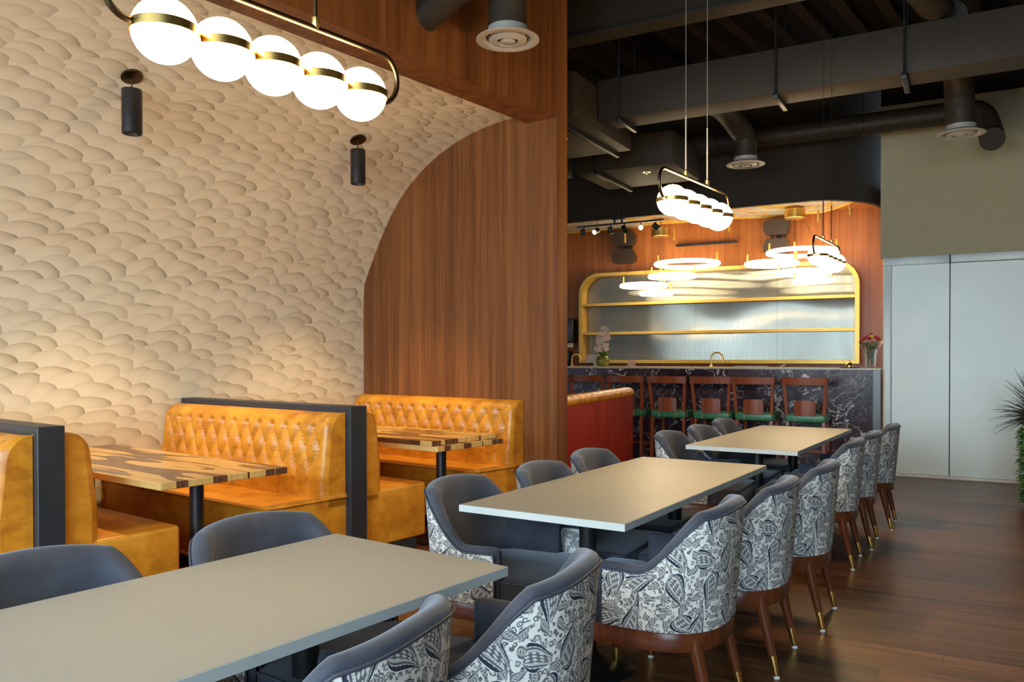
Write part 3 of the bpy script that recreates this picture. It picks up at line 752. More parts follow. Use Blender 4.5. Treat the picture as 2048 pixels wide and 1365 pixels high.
# red booth behind the pillar
t = thing('red_booth_bench', 'oxblood red booth with an orange channelled top roll right of the wood pillar', 'booth bench', frame_pt(AB, -2.38, 0, 0), .09)
MB().box((-.12, 6.12, .04), (.0, 8.30, .975), .012, 3).build('back_panel', REDL, t)
m = MB(); rows = []
for i in range(90):
    v = 6.12+2.18*i/89; s = abs(math.sin(PI*(v-6.12)/.19)); r = .062+.010*math.pow(s, .4); e = min(1, (8.302-v)/.06, (v-6.118)/.05); r *= math.sqrt(max(.02, 1-(1-e)**2))
    rows.append([(-.055+r*1.15*math.cos(a), v, .985+r*.8*math.sin(a)) for a in [2*PI*k/20 for k in range(20)]])
m.grid(rows, closed_u=True); m.build('top_roll', LEATH, t, 70)
MB().box((-.75, 6.14, .04), (-.12, 8.28, .47), .02, 3).build('seat', REDL, t)
# ================================================================ CHAIR
def make_chair():
    root = thing('barrel_chair', 'chair', 'chair')
    NS = 120
    def plan(tn, z, inset=0.0):
        """tn in [-1,1] along the U; returns x,y of the outer surface"""
        a = abs(tn); sg = 1 if tn >= 0 else -1
        hw, yb = .290-inset, -.318+inset
        ys = -.05; TS = .74
        if a > TS:
            q = (a-TS)/(1-TS); x, y = hw, ys+(.085-ys)*q
        else:
            q = a/TS*PI/2; e = 2/2.55
            x = hw*math.pow(math.sin(q), e); y = ys+(yb-ys)*math.pow(math.cos(q), e)
        lean = max(0, z-.375)
        bw = max(0, min(1, (.05-y)/.35))
        y -= lean*.085*bw; x += lean*.03*(x/hw)
        return sg*x, y
    TB = [i/8000 for i in range(8001)]; AL = [0]
    for t0, t1 in zip(TB, TB[1:]):
        p, q = plan(t0, .5), plan(t1, .5); AL.append(AL[-1]+math.hypot(p[0]-q[0], p[1]-q[1]))
    def ztop(tn):
        s_ = AL[-1]-AL[min(8000, int(round(abs(tn)*8000)))]      # metres along the rim from the arm front
        if s_ < .135: return .605-.004*s_/.135
        if s_ < .365:
            q = (s_-.135)/.23; q = (q*q*(3-2*q))*.55+q*.45*q**.4; return .601+.206*q
        q = min(1, (s_-.365)/(AL[-1]-.365)); return .807+.020*math.sin(q*PI/2)
    # outer panel, with uv
    T = []
    for i in range(NS+1):              # even steps of length along the rim
        w_ = abs(-1+2*i/NS)*AL[-1]; k = min(8000, bisect.bisect_left(AL, w_-1e-9)); T.append((1 if i >= NS/2 else -1)*TB[k])
    def arc(z):
        out = [0]; p = plan(T[0], z)
        for t_ in T[1:]:
            q = plan(t_, z); out.append(out[-1]+math.hypot(q[0]-p[0], q[1]-p[1])); p = q
        return out
    A = arc(.55)
    rows, uvs = [], []
    NZ = 20
    for j in range(NZ+1):
        r, u = [], []
        for i, t_ in enumerate(T):
            z = .372+(ztop(t_)-.020-.372)*j/NZ
            x, y = plan(t_, z, -.004); r.append((x, y, z)); u.append((A[i], z))
        rows.append(r); uvs.append(u)
    m = MB(); m.grid(rows, uvs=uvs)
    m.build('patterned_back_panel', PAIS, root, 80, fix=False)
    # shell: inner face, padded rim
    rows = []
    sec = 22
    for i, t_ in enumerate(T):
        zt = ztop(t_); a = 1-abs(t_)
        pad = .046+.012*max(0, min(1, (a-.25)/.5))
        r = []
        # outside face up
        for z in (.372, zt*.5+.372*.5, zt-.030): 
            x, y = plan(t_, z, .003); r.append((x, y, z))
        # rim: half ellipse over the thickness
        for k in range(1, 12):
            ph = PI*k/12
            ins = pad*(1-math.cos(ph))/2-.006*math.sin(ph)
            z = zt-.026+.030*math.sin(ph)
            x, y = plan(t_, zt, ins+.000); r.append((x, y, z))
        for z, e in ((zt-.034, 0), (zt-.06, -.002), (zt*.5+.42*.5, -.006), (.42, 0), (.372, 0)):
            x, y = plan(t_, z, pad+e); r.append((x, y, z))
        rows.append(r)
    m = MB(); m.grid(rows)
    for rr in (rows[0], rows[-1]):
        y0 = rr[0][1]
        # padded front edge of the arm
        inner = [(x, y+.018*math.sin(PI*min(1, max(0, (k+.5)/len(rr)))), z) for k, (x, y, z) in enumerate(rr)]
        cx = sum(p[0] for p in rr)/len(rr)
        mid = [(p[0]*.75+cx*.25, p[1]+.014, min(p[2], rr[8][2]-.004)) for p in rr]
        mid2 = [(p[0]*.3+cx*.7, p[1]+.018, min(p[2], rr[8][2]-.014)) for p in rr]
        m.grid([rr, mid, mid2])
    m.build('upholstered_shell', VELV, root, 80)
    pts = []
    for t_ in T:
        z = ztop(t_)-.022; x, y = plan(t_, z, -.006); pts.append((x, y, z))
    pa = [(pts[0][0]+.0, pts[0][1]+.004, z) for z in (.376, .45, .53)]; pb = [(pts[-1][0], pts[-1][1]+.004, z) for z in (.53, .45, .376)]
    MB().tube(pa+pts+pb, .0042, 8).build('piping', PIPE, root, 80)
    # seat cushion
    poly = [(-.262, .292), (.262, .292), (.282, .274), (.282, .104), (.238, .096), (.225, -.10), (.16, -.235), (-.16, -.235), (-.225, -.10), (-.238, .096), (-.282, .104), (-.282, .274)]
    s = MB().prism(poly, .366, .478, .016, 3)
    sv = []
    for (x, y, z) in s.v:
        if z > .45: z += .014*max(0, 1-(x/.285)**2)*max(0, 1-((y-.03)/.29)**2)
        sv.append((x, y, z))
    s.v = sv; seat = s.build('seat_cushion', VELV, root, 50)
    ring = [(-.279, .108), (-.279, .270), (-.260, .289), (.260, .289), (.279, .270), (.279, .108)]
    MB().tube([(x, y, .472) for x, y in ring], .0045, 8).build('piping', PIPE, seat, 80)
    # apron
    fr = []
    for t_ in [-1+2*i/48 for i in range(49)]:
        x, y = plan(t_, .375, .004); fr.append((x, y))
    fr = [(-.270, .282), (-.284, .266)]+fr+[(.284, .266), (.270, .282)]
    cl = fr
    rows = []
    n_ = len(cl)
    cen = (0, .02)
    def inn(p, d):
        vx, vy = cen[0]-p[0], cen[1]-p[1]; l = math.hypot(vx, vy); return (p[0]+vx/l*d, p[1]+vy/l*d)
    for (d0, z) in ((0, .300), (-.002, .306), (-.002, .366), (.002, .371), (.026, .371), (.028, .366), (.028, .304), (.024, .300), (0, .300)):
        rows.append([(*inn(p, d0), z) for p in cl])
    m = MB()
    rows = [r+[r[0]] for r in rows]
    m.grid(rows); m.build('apron', CHWOOD, root, 50)
    for sx in (-1, 1):
        for fx, fy, tx, ty in ((.235, .240, .228, .232), (.208, -.312, .200, -.232)):
            top = Vector((sx*tx, ty, .365)); bot = Vector((sx*fx, fy, .012)); d = bot-top
            P = [top+d*q for q in (0, .2, .5, .765)]
            leg = MB().tube(P, [.0265, .0262, .0215, .0175], 18).build('leg', CHWOOD, root, 60)
            MB().tube([top+d*q for q in (.765, .98, 1.0)], [.0178, .0138, .0125], 16).build('brass_tip', BRASS, leg, 60)
            MB().lathe([(.001, 0), (.013, .0), (.014, .006), (.010, .014)], (bot.x, bot.y, 0), 16, cap=False).build('glide', RUBB, leg)
    return root
CH0 = make_chair(); used = [False]
def chair(u, v, frame, face, label, group, turn=0.0):
    o = CH0 if not used[0] else copy_tree(CH0)
    used[0] = True
    o.location = frame_pt(frame, u, v, 0)
    o.rotation_euler = (0, 0, -frame+(PI/2 if face == 'left' else -PI/2)+math.radians(turn))
    o['label'] = label; o['group'] = group
G1 = 'paisley backed barrel chairs on the aisle side'; G2 = 'barrel chairs on the booth side facing the aisle'
chair(-1.49, 1.15, AT, 'left', 'paisley-backed chair at the bottom edge, lowest of the row, beside the nearest table', G1, 15)
chair(-1.46, 1.75, AT, 'left', 'paisley-backed chair at the far corner of the nearest table', G1, 15)
chair(-1.10, 3.10, AB, 'left', 'large paisley-backed chair, first at the second table, whole patterned side in view', G1)
chair(-1.01, 3.76, AB, 'left', 'paisley-backed chair, middle one of the second table', G1)
chair(-.93, 4.48, AB, 'left', 'paisley-backed chair, last at the second table', G1)
chair(-.94, 5.80, AB, 'left', 'paisley-backed chair, first at the furthest grey table', G1)
chair(-.89, 6.44, AB, 'left', 'paisley-backed chair, middle one of the furthest grey table', G1)
chair(-.82, 7.22, AB, 'left', 'paisley-backed chair standing last before the frosted partition', G1)
chair(-2.13, 1.00, AT, 'right', 'blue velvet chair back at the left edge behind the nearest table', G2)
chair(-2.07, 1.69, AT, 'right', 'blue velvet chair at the far end of the nearest table, before the leather benches', G2)
chair(-1.72, 3.07, AB, 'right', 'slate velvet chair with open seat in view, nearest on the booth side of second table', G2)
chair(-1.62, 3.70, AB, 'right', 'slate velvet chair, middle one on the booth side of the second table', G2)
chair(-1.63, 4.36, AB, 'right', 'slate velvet chair in front of the wood pillar, last beside the second table', G2)
chair(-1.60, 5.70, AB, 'right', 'slate velvet chair, first on the bar-stool side of the furthest table', G2)
chair(-1.55, 6.32, AB, 'right', 'slate velvet chair, middle one on the left of the furthest table', G2)
chair(-1.56, 7.07, AB, 'right', 'slate velvet chair nearest the bar stools, left of the furthest table', G2)
# ================================================================ DINING TABLES
def dining_table(cx, cy, ang, label, c1=.52):
    t = thing('dining_table', label, 'table', cam_pt(cx, cy), -ang, 'grey laminate dining tables')
    Lh, Wh = .961, .38
    top = MB().box((-Wh+.002, -Lh+.002, .722), (Wh-.002, Lh-.002, .750), .0015, 1).build('tabletop', TOPM, t)
    m = MB()
    for a, b in (((-Wh, -Lh, .721), (Wh, -Lh+.002, .7485)), ((-Wh, Lh-.002, .721), (Wh, Lh, .7485)), ((-Wh, -Lh+.002, .721), (-Wh+.002, Lh-.002, .7485)), ((Wh-.002, -Lh+.002, .721), (Wh, Lh-.002, .7485))): m.box(a, b)
    m.build('edge_band', EDGEM, top)
    for s in (-1, 1):
        y = s*c1
        MB().lathe([(.038, .03), (.038, .70)], (0, y, 0), 28).build('column', BLKMET, t)
        MB().lathe([(.001, .0), (.205, 0), (.212, .008), (.200, .018), (.12, .030), (.07, .045), (.045, .07)], (0, y, 0), 48, cap=False).build('base', BLKMET, t)
        MB().box((-.16, y-.16, .70), (.16, y+.16, .722)).build('mounting_plate', BLKMET, t)
    return t
dining_table(-.892, 1.858, AT, 'nearest grey laminate table, filling the lower left corner')
dining_table(.613, 4.017, AC+.002, 'second grey laminate table, in the centre under the middle globe pendant')
dining_table(2.053, 6.300, AC, 'furthest grey laminate table, just before the bar stools')
# ================================================================ BAR
bar = thing('bar_counter', 'long dark veined marble bar counter with stools before it', 'bar counter', frame_pt(AB, 0, 0, 0), -AB)
FV = 10.12
m = MB()
m.box((-8.1, FV, 1.03), (-.93, FV+.03, 1.212))          # top band
m.box((-1.70, FV, 0), (-.93, FV+.03, 1.03))
# rounded corner of the knee niche
R_ = .22; cx_, cz_ = -1.70-R_, 1.03-R_
arcv = [(-1.70, 1.03)]+[(cx_+R_*math.cos(a), cz_+R_*math.sin(a)) for a in [PI/2*i/10 for i in range(11)]][::-1][::-1]
bm = bmesh.new()
A1 = [bm.verts.new((x, FV, z)) for x, z in arcv]; A2 = [bm.verts.new((x, FV+.03, z)) for x, z in arcv]
bm.faces.new(A1); bm.faces.new(A2[::-1])
for i in range(len(A1)): j = (i+1) % len(A1); bm.faces.new((A1[i], A2[i], A2[j], A1[j]))
m.bm(bm); m.build('front_panel', MARB, bar)
MB().box((-8.1, FV+.28, 0), (-1.70, FV+.31, 1.03)).box((-1.702, FV+.03, 0), (-1.66, FV+.31, 1.03)).build('niche_panel', MARB, bar)
MB().box((-8.1, FV+.001, 1.212), (-.845, FV+.70, 1.232), .003, 1).build('countertop', CREAMTOP, bar)
MB().box((-.93, FV, 0), (-.85, FV+.12, 1.212), .002, 1).build('end_trim', GREYTRIM, bar)
MB().box((-8.1, FV+.31, .0), (-.93, FV+.66, 1.21)).build('carcass', DKPLAS, bar)
# fluted mirror with gold frame and shelves
def rrect(u0, u1, z0, z1, r, n=12):
    P = [(u0, z0), (u1, z0)]
    P += [(u1-r+r*math.cos(a), z1-r+r*math.sin(a)) for a in [PI/2*i/n for i in range(n+1)]]
    P += [(u0+r-r*math.sin(a), z1-r+r*math.cos(a)) for a in [PI/2*i/n for i in range(n+1)]]
    return P
bd = thing('mirrored_bar_display', 'gold framed fluted mirror with two gold shelves on the wall behind the bar', 'mirror', frame_pt(AB, 0, 0, 0), -AB)
U0, U1, Z0, Z1 = -5.56, -1.295, 1.265, 2.722
out = rrect(U0, U1, Z0, Z1, .34); inn_ = rrect(U0+.06, U1-.06, Z0+.05, Z1-.05, .29)
m = MB(); fv, bv = 12.20, 12.395
def ring4(y0, y1):
    a = [(x, y0, z) for x, z in out]; b = [(x, y1, z) for x, z in out]; c = [(x, y1, z) for x, z in inn_]; d = [(x, y0, z) for x, z in inn_]
    rows = [a, b, c, d, a]; return [r+[r[0]] for r in rows]
m.grid(ring4(fv, bv)); m.build('gold_frame', GOLDP, bd)
mm = MB(); ins = rrect(U0+.061, U1-.061, Z0+.051, Z1-.051, .29)
mm.add([(x, 12.385, z) for x, z in ins], [tuple(range(len(ins)))]); mm.build('fluted_mirror', MIRR, bd)
for z in (2.235, 1.768):
    MB().box((U0+.06, 12.205, z-.045), (U1-.06, 12.385, z), .003, 1).build('shelf', GOLDP, bd)
# wall accessories
def speaker(u, label):
    t = thing('wall_speaker', label, 'speaker', frame_pt(AB, u, 12.30, 0), -AB, 'pairs of dark speakers on the bar wall')
    for zc, s in ((3.25, 1), (2.955, -1)):
        pr = [(-.19, -.03*s), (-.15, -.12*s), (.14, -.125*s), (.19, -.02*s), (.185, .075*s), (.12, .11*s), (-.13, .11*s), (-.19, .06*s)]
        bm = bmesh.new(); a = [bm.verts.new((x, -.17, zc+z)) for x, z in pr]; b = [bm.verts.new((x*.8, .05, zc+z*.85)) for x, z in pr]
        bm.faces.new(a); bm.faces.new(b[::-1])
        for i in range(8): bm.faces.new((a[i], b[i], b[(i+1) % 8], a[(i+1) % 8]))
        bmesh.ops.recalc_face_normals(bm, faces=bm.faces); q = MB(); q.bm(bm); q.build('cabinet', SPKM, t)
    MB().box((-.10, -.05, 3.05), (-.08, -.03, 3.16)).box((.09, -.05, 3.05), (.11, -.03, 3.16)).box((-.03, -.03, 2.95), (.03, .098, 3.25)).build('bracket', BLKMET, t)
speaker(-4.76, 'pair of dark speakers stacked on the wood wall, at left under the track lights')
speaker(-2.40, 'pair of dark speakers on the wood wall above the right end of the mirror')
s_ = MB().box((-3.96, 12.33, 3.085), (-3.02, 12.399, 3.115), .004).build('linear_wall_slot', BLKMET); s_.rotation_euler = (0, 0, -AB); tag(s_, 'thin black bar on the wood wall between the two speaker pairs', 'wall bar')
# ring chandeliers
def chandelier(u, label, drum, rings, rods):
    t = thing('ring_chandelier', label, 'chandelier', frame_pt(AB, u, 11.7, 0), -AB, 'gold chandeliers with glowing rings')
    zt = drum
    MB().lathe([(.001, zt), (.135, zt), (.14, zt-.006), (.14, zt-.12), (.135, zt-.126), (.001, zt-.126)], (0, 0, 0), 40, cap=False).build('drum_canopy', BRASS, t)
    MB().tube([(0, 0, zt), (0, 0, 3.425)], .006, 8).build('stem', DKBRASS, t)
    lowest = min(r[1] for r in rings)
    MB().tube([(0, 0, zt-.12), (0, 0, lowest)], .0022, 6).build('cable', DKBRASS, t)
    for (du, z, dia, dv) in rings:
        P = [(du+dia/2*math.cos(a), dv+dia/2*math.sin(a), z) for a in [2*PI*i/64 for i in range(64)]]
        g = MB().tube(P, .030, 12, closed=True).build('glowing_ring', RING, t, 80)
        for sx in (-1, 1):
            x, y = du+sx*dia/2*.98, dv
            MB().tube([(x, y, z), (x, y, z+.15)], .012, 10).build('brass_pin', GOLDP, g)
            MB().tube([(x, y, z+.15), (x*.2, y*.2, zt-.12)], .0015, 5).build('wire', DKBRASS, g)
    for (du, z0, z1) in rods:
        MB().tube([(du, 0, z0), (du, 0, z1)], .014, 10).build('brass_rod', GOLDP, t)
chandelier(-3.99, 'left ring chandelier of four glowing rings, under the track lights', 3.285, [(.40, 2.732, .90, 0), (.18, 2.56, .66, 0), (-.27, 2.44, .66, 0), (-.07, 2.315, .46, 0)], [(0, 2.28, 2.72)])
chandelier(-2.07, 'right ring chandelier of glowing rings, beside the smallest globe pendant', 3.395, [(.10, 2.80, .90, 0), (-.31, 2.664, .68, 0), (.24, 2.40, .48, 0), (.12, 2.52, .70, 0)], [(0, 2.42, 2.95)])  # last ring is added where only a mirror reflection shines
for (u, z, lb) in ((-4.52, 3.17, 'short gold rod under the mural, left of the left drum'), (-3.75, 3.16, 'short gold rod just right of the left chandelier drum'), (-2.95, 3.23, 'short gold rod between the two chandelier drums'), (-1.75, 3.26, 'short gold rod right of the right chandelier drum'), (-1.35, 3.32, 'short gold rod near the rounded end of the mural')):
    o = MB().tube([(0, 0, -.075), (0, 0, .075)], .014, 10).tube([(0, 0, .07), (0, 0, 3.425-z)], .003, 6).build('hanging_rod_lamp', GOLDP); o.location = frame_pt(AB, u, 11.6, z); tag(o, lb, 'hanging rod', 'small gold rods hanging before the bar wall')
# track light
t = thing('track_light', 'black ceiling track with six small spotlights above the left of the bar', 'track light', frame_pt(AB, 0, 9.95, 0), -AB)
zz = 3.105
MB().box((-4.56, -.012, zz-.01), (-3.36, .012, zz+.012)).build('rail', BLKMET, t)
MB().tube([(-3.97, 0, zz+.07), (-3.97, 0, H-.02)], .008, 8).box((-4.05, -.03, zz+.05), (-3.89, .03, zz+.075)).box((-4.03, -.01, zz), (-4.01, .01, zz+.05)).box((-3.93, -.01, zz), (-3.91, .01, zz+.05)).build('hanger', BLKMET, t)
for k, (u, az, el, lit) in enumerate(((-4.47, 20, 80, 0), (-4.28, -150, 25, 1), (-4.08, 30, 75, 0), (-3.88, 60, 45, 0), (-3.66, -110, 12, 2), (-3.46, 20, 40, 0))):
    MB().tube([(u, 0, zz), (u, 0, zz-.05)], .006, 8).build('arm', BLKMET, t)
    d = Vector((math.cos(math.radians(az))*math.cos(math.radians(el)), math.sin(math.radians(az))*math.cos(math.radians(el)), -math.sin(math.radians(el))))
    if lit: 
        tgt = Vector((0, 0, 1.4))-frame_pt(AB, u, 9.95, zz)
        loc = Vector((tgt.dot(frame_pt(AB, 1, 0)), tgt.dot(frame_pt(AB, 0, 1)), tgt.z)).normalized()
        d = loc if lit == 2 else (loc+Vector((-.55, 0, -.2))).normalized()
    c = Vector((u, 0, zz-.075))
    h = MB().tube([c-d*.045, c+d*.05], .032, 18).build('spotlight_head', BLKMET, t)
    if lit: MB().tube([c+d*.0505, c+d*.053], .027, 18).build('lamp_lens', SPOTL, h)
# stools
def make_stool():
    t = thing('bar_stool', 'stool', 'bar stool')
    def leg(x0, y0, z0, x1, y1, z1, w=.032):
        m = MB(); a = Vector((x0, y0, z0)); b = Vector((x1, y1, z1))
        q = [(-w/2, -w/2), (w/2, -w/2), (w/2, w/2), (-w/2, w/2)]
        m.grid([[(a.x+x, a.y+y, a.z) for x, y in q], [(b.x+x, b.y+y, b.z) for x, y in q]], closed_u=True); m.add([(a.x+x, a.y+y, a.z) for x, y in q], [(0, 1, 2, 3)]); m.add([(b.x+x, b.y+y, b.z) for x, y in q], [(0, 1, 2, 3)])
        return m
    # front is +y (towards the bar); the back is -y
    for s in (-1, 1):
        leg(s*.205, -.235, 0, s*.195, -.19, .64).build('leg', STWOOD, t)
        leg(s*.195, .20, 0, s*.185, .175, .62).build('leg', STWOOD, t)
        leg(s*.195, -.19, .62, s*.225, -.255, 1.06, .034).build('back_post', STWOOD, t)
    m = MB(); rows = []
    for i in range(17):
        x = -.245+.49*i/16; y = -.262-.035*(1-(x/.245)**2)
        rows.append([(x, y-.014, 1.045), (x, y+.014, 1.04), (x, y+.014-.006, 1.128), (x, y-.014-.006, 1.13)])
    m.grid(rows, closed_u=True); m.add(rows[0], [(0, 1, 2, 3)]); m.add(rows[-1], [(0, 1, 2, 3)]); m.build('top_rail', STWOOD, t, 50)
    seat = MB().box((-.225, -.225, .615), (.225, .22, .715), .03, 4).build('seat', GREENL, t)
    m = MB(); rows = []
    for i in range(13):
        x = -.115+.23*i/12; y = -.232-.018*(1-(x/.115)**2); e = .018 if i in (0, 12) else (.005 if i in (1, 11) else 0)
        rows.append([(x, y-.01, .695), (x, y+.01, .695), (x, y+.008, .868-e), (x, y-.012, .868-e)])
    m.grid(rows, closed_u=True); m.add(rows[0], [(0, 1, 2, 3)]); m.add(rows[-1], [(0, 1, 2, 3)]); m.build('back_splat', STWOOD, t, 50)
    n0 = MB().sphere((0, 0, 0), .0085, 10, 6).build('nail_head', STUD, seat); n0.location = (.108, -.228, .635)
    for x, y in ((.108, -.228), (-.108, -.228), (.222, -.16), (-.222, -.16)):
        for k in range(3):
            if (x, y, k) == (.108, -.228, 0): continue
            c = n0.copy(); COL.objects.link(c); c.parent = seat; c.location = (x, y, .635+.024*k)
    for z, y0, y1 in ((.25, -.21, .19), (.40, -.2, .18)):
        for s in (-1, 1): MB().box((s*.195-.011, y0, z-.013), (s*.195+.011, y1, z+.013)).build('stretcher', STWOOD, t)
    MB().box((-.19, .18, .235), (.19, .205, .265)).build('foot_rail', STWOOD, t)
    return t
ST0 = make_stool(); first = True
SL = ['bar stool half hidden behind the red booth, furthest left of the row', 'bar stool second from the left, above the end of the red booth', 'bar stool just right of the red booth', 'bar stool in front of the curved tap, fourth from the left', 'bar stool standing close to the right of the one before the tap', 'bar stool furthest right, next to the frosted partition']
for u, lb in zip((-4.28, -3.75, -3.205, -2.665, -2.165, -1.592), SL):
    o = ST0 if first else copy_tree(ST0); first = False
    o.location = frame_pt(AB, u, 9.88, 0); o.rotation_euler = (0, 0, -AB); o['label'] = lb; o['group'] = 'wooden bar stools with green seats'
# things on the bar
def tap(u, label, s=1.0, turn=0.0):
    t = thing('tap', label, 'tap', frame_pt(AB, u, 10.62, 1.233), -AB+turn)
    MB().lathe([(.03, 0), (.03, .01), (.015, .02), (.013, .06)], (0, 0, 0), 20).build('tap_base', BRASS, t)
    P = [(0, 0, .05), (0, 0, .12*s)]+[(.075*s-.075*s*math.cos(a), 0, .12*s+.07*s*math.sin(a)) for a in [PI*i/14 for i in range(15)]]+[(.15*s, 0, .07*s)]
    MB().tube(P, .011, 12).build('spout', BRASS, t, 80)
tap(-2.93, 'curved brass tap on the middle of the marble bar')
tap(-4.95, 'small curved brass tap beside the wood pillar, left end of the bar', .9)
# orchid
t = thing('orchid', 'potted orchid with blush white blooms in a moss green glass bowl', 'plant', frame_pt(AB, -4.40, 10.45, 1.233), -AB)
MB().lathe([(.001, 0), (.05, .002), (.085, .03), (.098, .075), (.085, .12), (.06, .145)], (0, 0, 0), 32, cap=False).build('bowl', OLIVE, t)
MB().lathe([(.001, .13), (.058, .135)], (0, 0, 0), 20, cap=False).build('moss', LEAF, t)
def leafmesh(m, base, d, ln, w, droop=.3, n=6):
    base = Vector(base); d = Vector(d).normalized(); side = d.cross(Vector((0, 0, 1)))
    if side.length < .01: side = Vector((1, 0, 0))
    side.normalize(); rows = []
    for i in range(n+1):
        q = i/n; p = base+d*ln*q-Vector((0, 0, droop*ln*q*q)); ww = w*math.sin(PI*min(.97, .12+q*.86))
        rows.append([p-side*ww, p+Vector((0, 0, -.15*ww)), p+side*ww])
    m.grid(rows)
m = MB()
for a in (0.2, 1.3, 2.5, 3.5, 4.6, 5.5): leafmesh(m, (0, 0, .12), (math.cos(a)*.7, math.sin(a)*.7, .9), .19, .032, .35)
m.build('leaves', LEAF, t)
m = MB()
stems = []
for k, (dx, dy) in enumerate(((.05, .02), (-.03, -.02))):
    P = [(0, 0, .10)]+[(dx*q*1.0+.06*math.sin(q*2.4)*(1 if k else -1)*.6, dy*q, .10+.42*q) for q in [i/10 for i in range(1, 11)]]
    m.tube(P, .004, 8); stems.append(P)
m.build('stem', LEAF, t)
def petal_flower(m, c, r, rnd):
    c = Vector(c); nrm = Vector((rnd.uniform(-.7, .7), -1, rnd.uniform(-.3, .5))).normalized(); a = nrm.cross(Vector((0, 0, 1))).normalized(); b = nrm.cross(a)
    for k in range(5):
        an = 2*PI*k/5+.3; d = a*math.cos(an)+b*math.sin(an); sd = nrm.cross(d)
        rows = []
        for i in range(5):
            q = i/4; w = r*.42*math.sin(PI*(.15+.8*q)); p = c+d*r*q+nrm*r*.25*q*q
            rows.append([p-sd*w, p+nrm*w*.2, p+sd*w])
        m.grid(rows)
rnd = random.Random(3)
for k in range(20):
    q = .30+.70*((k % 10)/9); P = stems[k//10]; p = P[int(q*10)]
    m = MB(); petal_flower(m, (p[0]+rnd.uniform(-.075, .075), p[1]+rnd.uniform(-.05, .03), p[2]+rnd.uniform(-.03, .03)), .046, rnd); m.build('blossom', PETALW, t)
# bouquet vase
t = thing('bouquet_vase', 'clear glass vase of red and yellow flowers at the right end of the bar', 'flowers', frame_pt(AB, -.985, 10.42, 1.233), -AB)
MB().lathe([(.001, .002), (.05, .002), (.055, .01), (.062, .16), (.074, .22), (.070, .22), (.056, .15), (.048, .02), (.001, .02)], (0, 0, 0), 32, cap=False).build('vase', CLEAR, t)
m = MB()
for k in range(9):
    a = 2*PI*k/9; m.tube([(.01*math.cos(a), .01*math.sin(a), .02), (.03*math.cos(a), .03*math.sin(a), .2), (.08*math.cos(a), .08*math.sin(a), .31)], .004, 6)
m.build('stems', LEAF, t)
m = MB()
for k in range(22):
    a = rnd.uniform(0, 2*PI); leafmesh(m, (.02*math.cos(a), .02*math.sin(a), .20+rnd.uniform(0, .09)), (math.cos(a), math.sin(a), rnd.uniform(.1, 1)), rnd.uniform(.08, .15), .022, .3)
m.build('leaves', LEAF, t)
m = MB()
for k in range(6):
    a = PI+rnd.uniform(-.7, .7); leafmesh(m, (.03*math.cos(a), .03*math.sin(a), .27), (math.cos(a), math.sin(a)-.3, .5), .10, .03, .2)
m.build('pale_leaves', LEAFY, t)
fl = [(-.04, -.03, .36, PETALR), (.02, -.05, .37, PETALY), (.06, -.02, .36, PETALR), (0, .02, .39, PETALR), (-.08, 0, .34, PETALR), (.085, .02, .34, PETALR), (-.01, -.06, .345, PETALR), (.04, .05, .37, PETALY)]
for x, y, z, mt in fl:
    m = MB()
    for i in range(3): m.sphere((x, y, z+.004*i), .028-.006*i, 12, 7, (1, 1, .75))
    m.build('bloom', mt, t)
m = MB()
cf = []
for zq, r in ((.16, .065), (.23, .09), (.30, .135)):
    cf.append([(r*(1+.12*math.sin(7*a))*math.cos(a), r*(1+.12*math.sin(7*a+1))*math.sin(a), zq+.02*math.sin(5*a)) for a in [2*PI*i/40 for i in range(40)]])
m.grid(cf, closed_u=True); m.build('cellophane_wrap', CLEAR, t)
# service bell
t = thing('service_bell', 'small brass service bell on a dark dish near the bouquet', 'bell', frame_pt(AB, -1.20, 10.30, 1.233), -AB)
MB().lathe([(.001, 0), (.105, .0), (.11, .007), (.001, .010)], (0, 0, 0), 32, cap=False).build('dish', DKPLAS, t)
MB().lathe([(.046, .012), (.046, .025), (.040, .045), (.022, .062), (.006, .068), (.006, .085)], (0, 0, 0), 24).build('bell_dome', BRASS, t)
MB().lathe([(.016, .084), (.018, .088), (.001, .092)], (0, 0, 0), 20, cap=False).build('plunger', BRASS, t)
# small bar items
t = thing('display_screen', 'back of a small ivory screen on a stand between orchid and pillar', 'screen', frame_pt(AB, -4.62, 10.60, 1.233), -AB)
MB().box((-.10, -.01, .05), (.11, .01, .165), .004).build('screen_back', WHPLAS, t); MB().box((.02, -.006, .004), (.05, .006, .06)).box((-.03, -.05, 0), (.09, .05, .006)).build('stand', PAPER, t)
o = MB().box((-.055, -.005, 0), (.055, .005, .085)).build('table_card', PINKC); o.location = frame_pt(AB, -3.98, 10.45, 1.233); o.rotation_euler = (0, 0, -AB); tag(o, 'small pink standing card right of the orchid', 'card')
m = MB()
m.prism([(-.20, -.02), (-.12, -.04), (.16, -.03), (.20, .05), (-.1, .08)], 0, .012)
o = m.build('folded_paper', PAPER); o.location = frame_pt(AB, -2.36, 10.35, 1.233); o.rotation_euler = (0, 0, -AB); tag(o, 'folded white paper lying on the bar right of the curved tap', 'paper')
o = MB().tube([(-.03, 0, .004), (.03, .02, .035)], .008, 10).build('wooden_pestle', WHPLAS); o.location = frame_pt(AB, -1.97, 10.35, 1.236); o.rotation_euler = (0, 0, -AB); tag(o, 'short pale wooden stick resting on the bar beside the folded paper', 'stick')
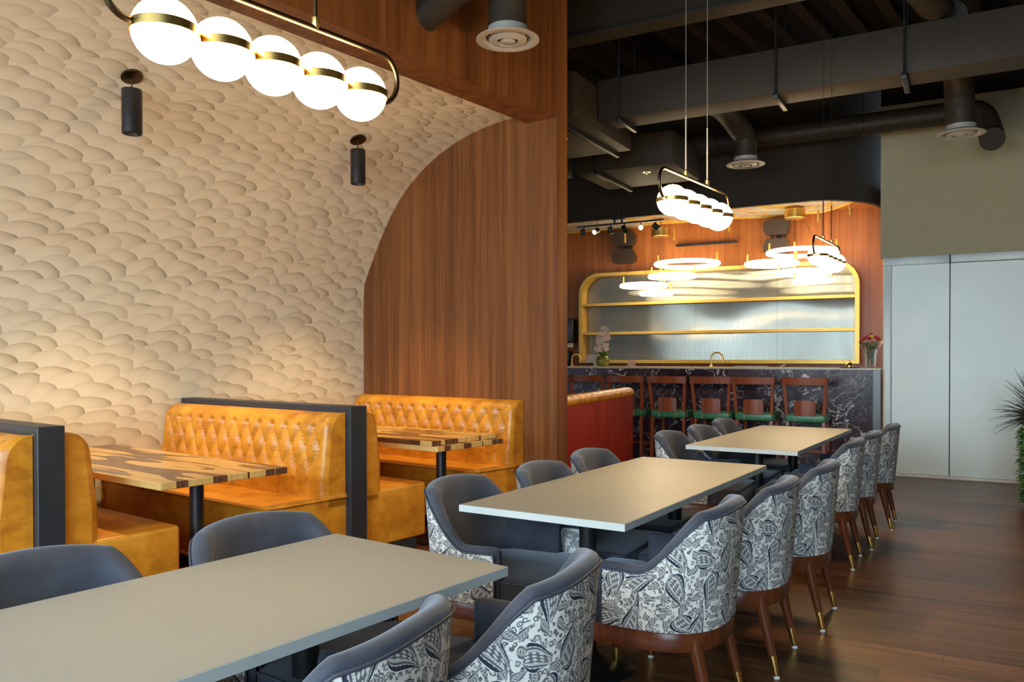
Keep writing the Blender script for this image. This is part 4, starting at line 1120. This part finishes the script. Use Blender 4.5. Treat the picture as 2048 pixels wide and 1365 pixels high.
# dispensers
t = thing('paper_towel_dispenser', 'black paper towel dispenser on the bar wall beside the pillar', 'dispenser', frame_pt(AB, -5.80, 12.28, 0), -AB)
MB().box((-.25, -.09, 1.60), (.13, .118, 2.0), .02, 3).build('housing', DKPLAS, t)
MB().box((-.22, -.04, 1.52), (.10, .03, 1.60), .01).build('paper_sheet', PAPER, t)
t = thing('soap_dispenser', 'small black soap dispenser on the wall under the towel dispenser', 'dispenser', frame_pt(AB, -5.83, 12.33, 0), -AB)
MB().box((-.08, -.06, 1.22), (.06, .068, 1.47), .015, 3).build('housing', DKPLAS, t)
# ================================================================ PLANT at the right edge
pl = thing('topiary_planter', 'leafy green column topped with dark spiky grass at the right edge', 'plant', frame_pt(AB, .64, 8.62, 0), -AB)
MB().lathe([(.001, 0), (.13, 0), (.15, .02), (.17, .12), (.001, .12)], (0, 0, 0), 32, cap=False).build('pot', DKPLAS, pl)
MB().lathe([(.001, .10), (.14, .12), (.155, .4), (.14, .72), (.07, .78), (.001, .79)], (0, 0, 0), 24, cap=False).build('leaf_core', CORE, pl)
m = MB(); rnd = random.Random(11)
for k in range(4200):
    a = rnd.uniform(0, 2*PI); z = rnd.uniform(.06, .82); r = .17 if z < .72 else .17-.9*(z-.72)
    r += rnd.uniform(-.01, .05); p = Vector((r*math.cos(a), r*math.sin(a), z))
    d = Vector((math.cos(a+rnd.uniform(-.9, .9)), math.sin(a+rnd.uniform(-.9, .9)), rnd.uniform(-.7, .8)))
    leafmesh(m, p, d, rnd.uniform(.030, .055), rnd.uniform(.009, .015), .3, 3)
o = m.build('foliage', LEAF, pl); o['kind'] = 'stuff'
m = MB()
for k in range(420):
    a = rnd.uniform(0, 2*PI); r = rnd.uniform(0, .10); el = rnd.uniform(.02, 1.35); ln = rnd.uniform(.22, .46)*(1 if el < .9 else 1.35)
    b = Vector((r*math.cos(a), r*math.sin(a), .80)); d = Vector((math.cos(a)*math.cos(el), math.sin(a)*math.cos(el), math.sin(el)))
    P = [b+d*ln*q+Vector((0, 0, -.35*ln*q*q*(1.2-el*.6))) for q in (0, .25, .5, .75, 1)]
    m.tube(P, [.0035, .0034, .003, .002, .0006], 4)
o = m.build('grass_blades', LEAFD, pl); o['kind'] = 'stuff'
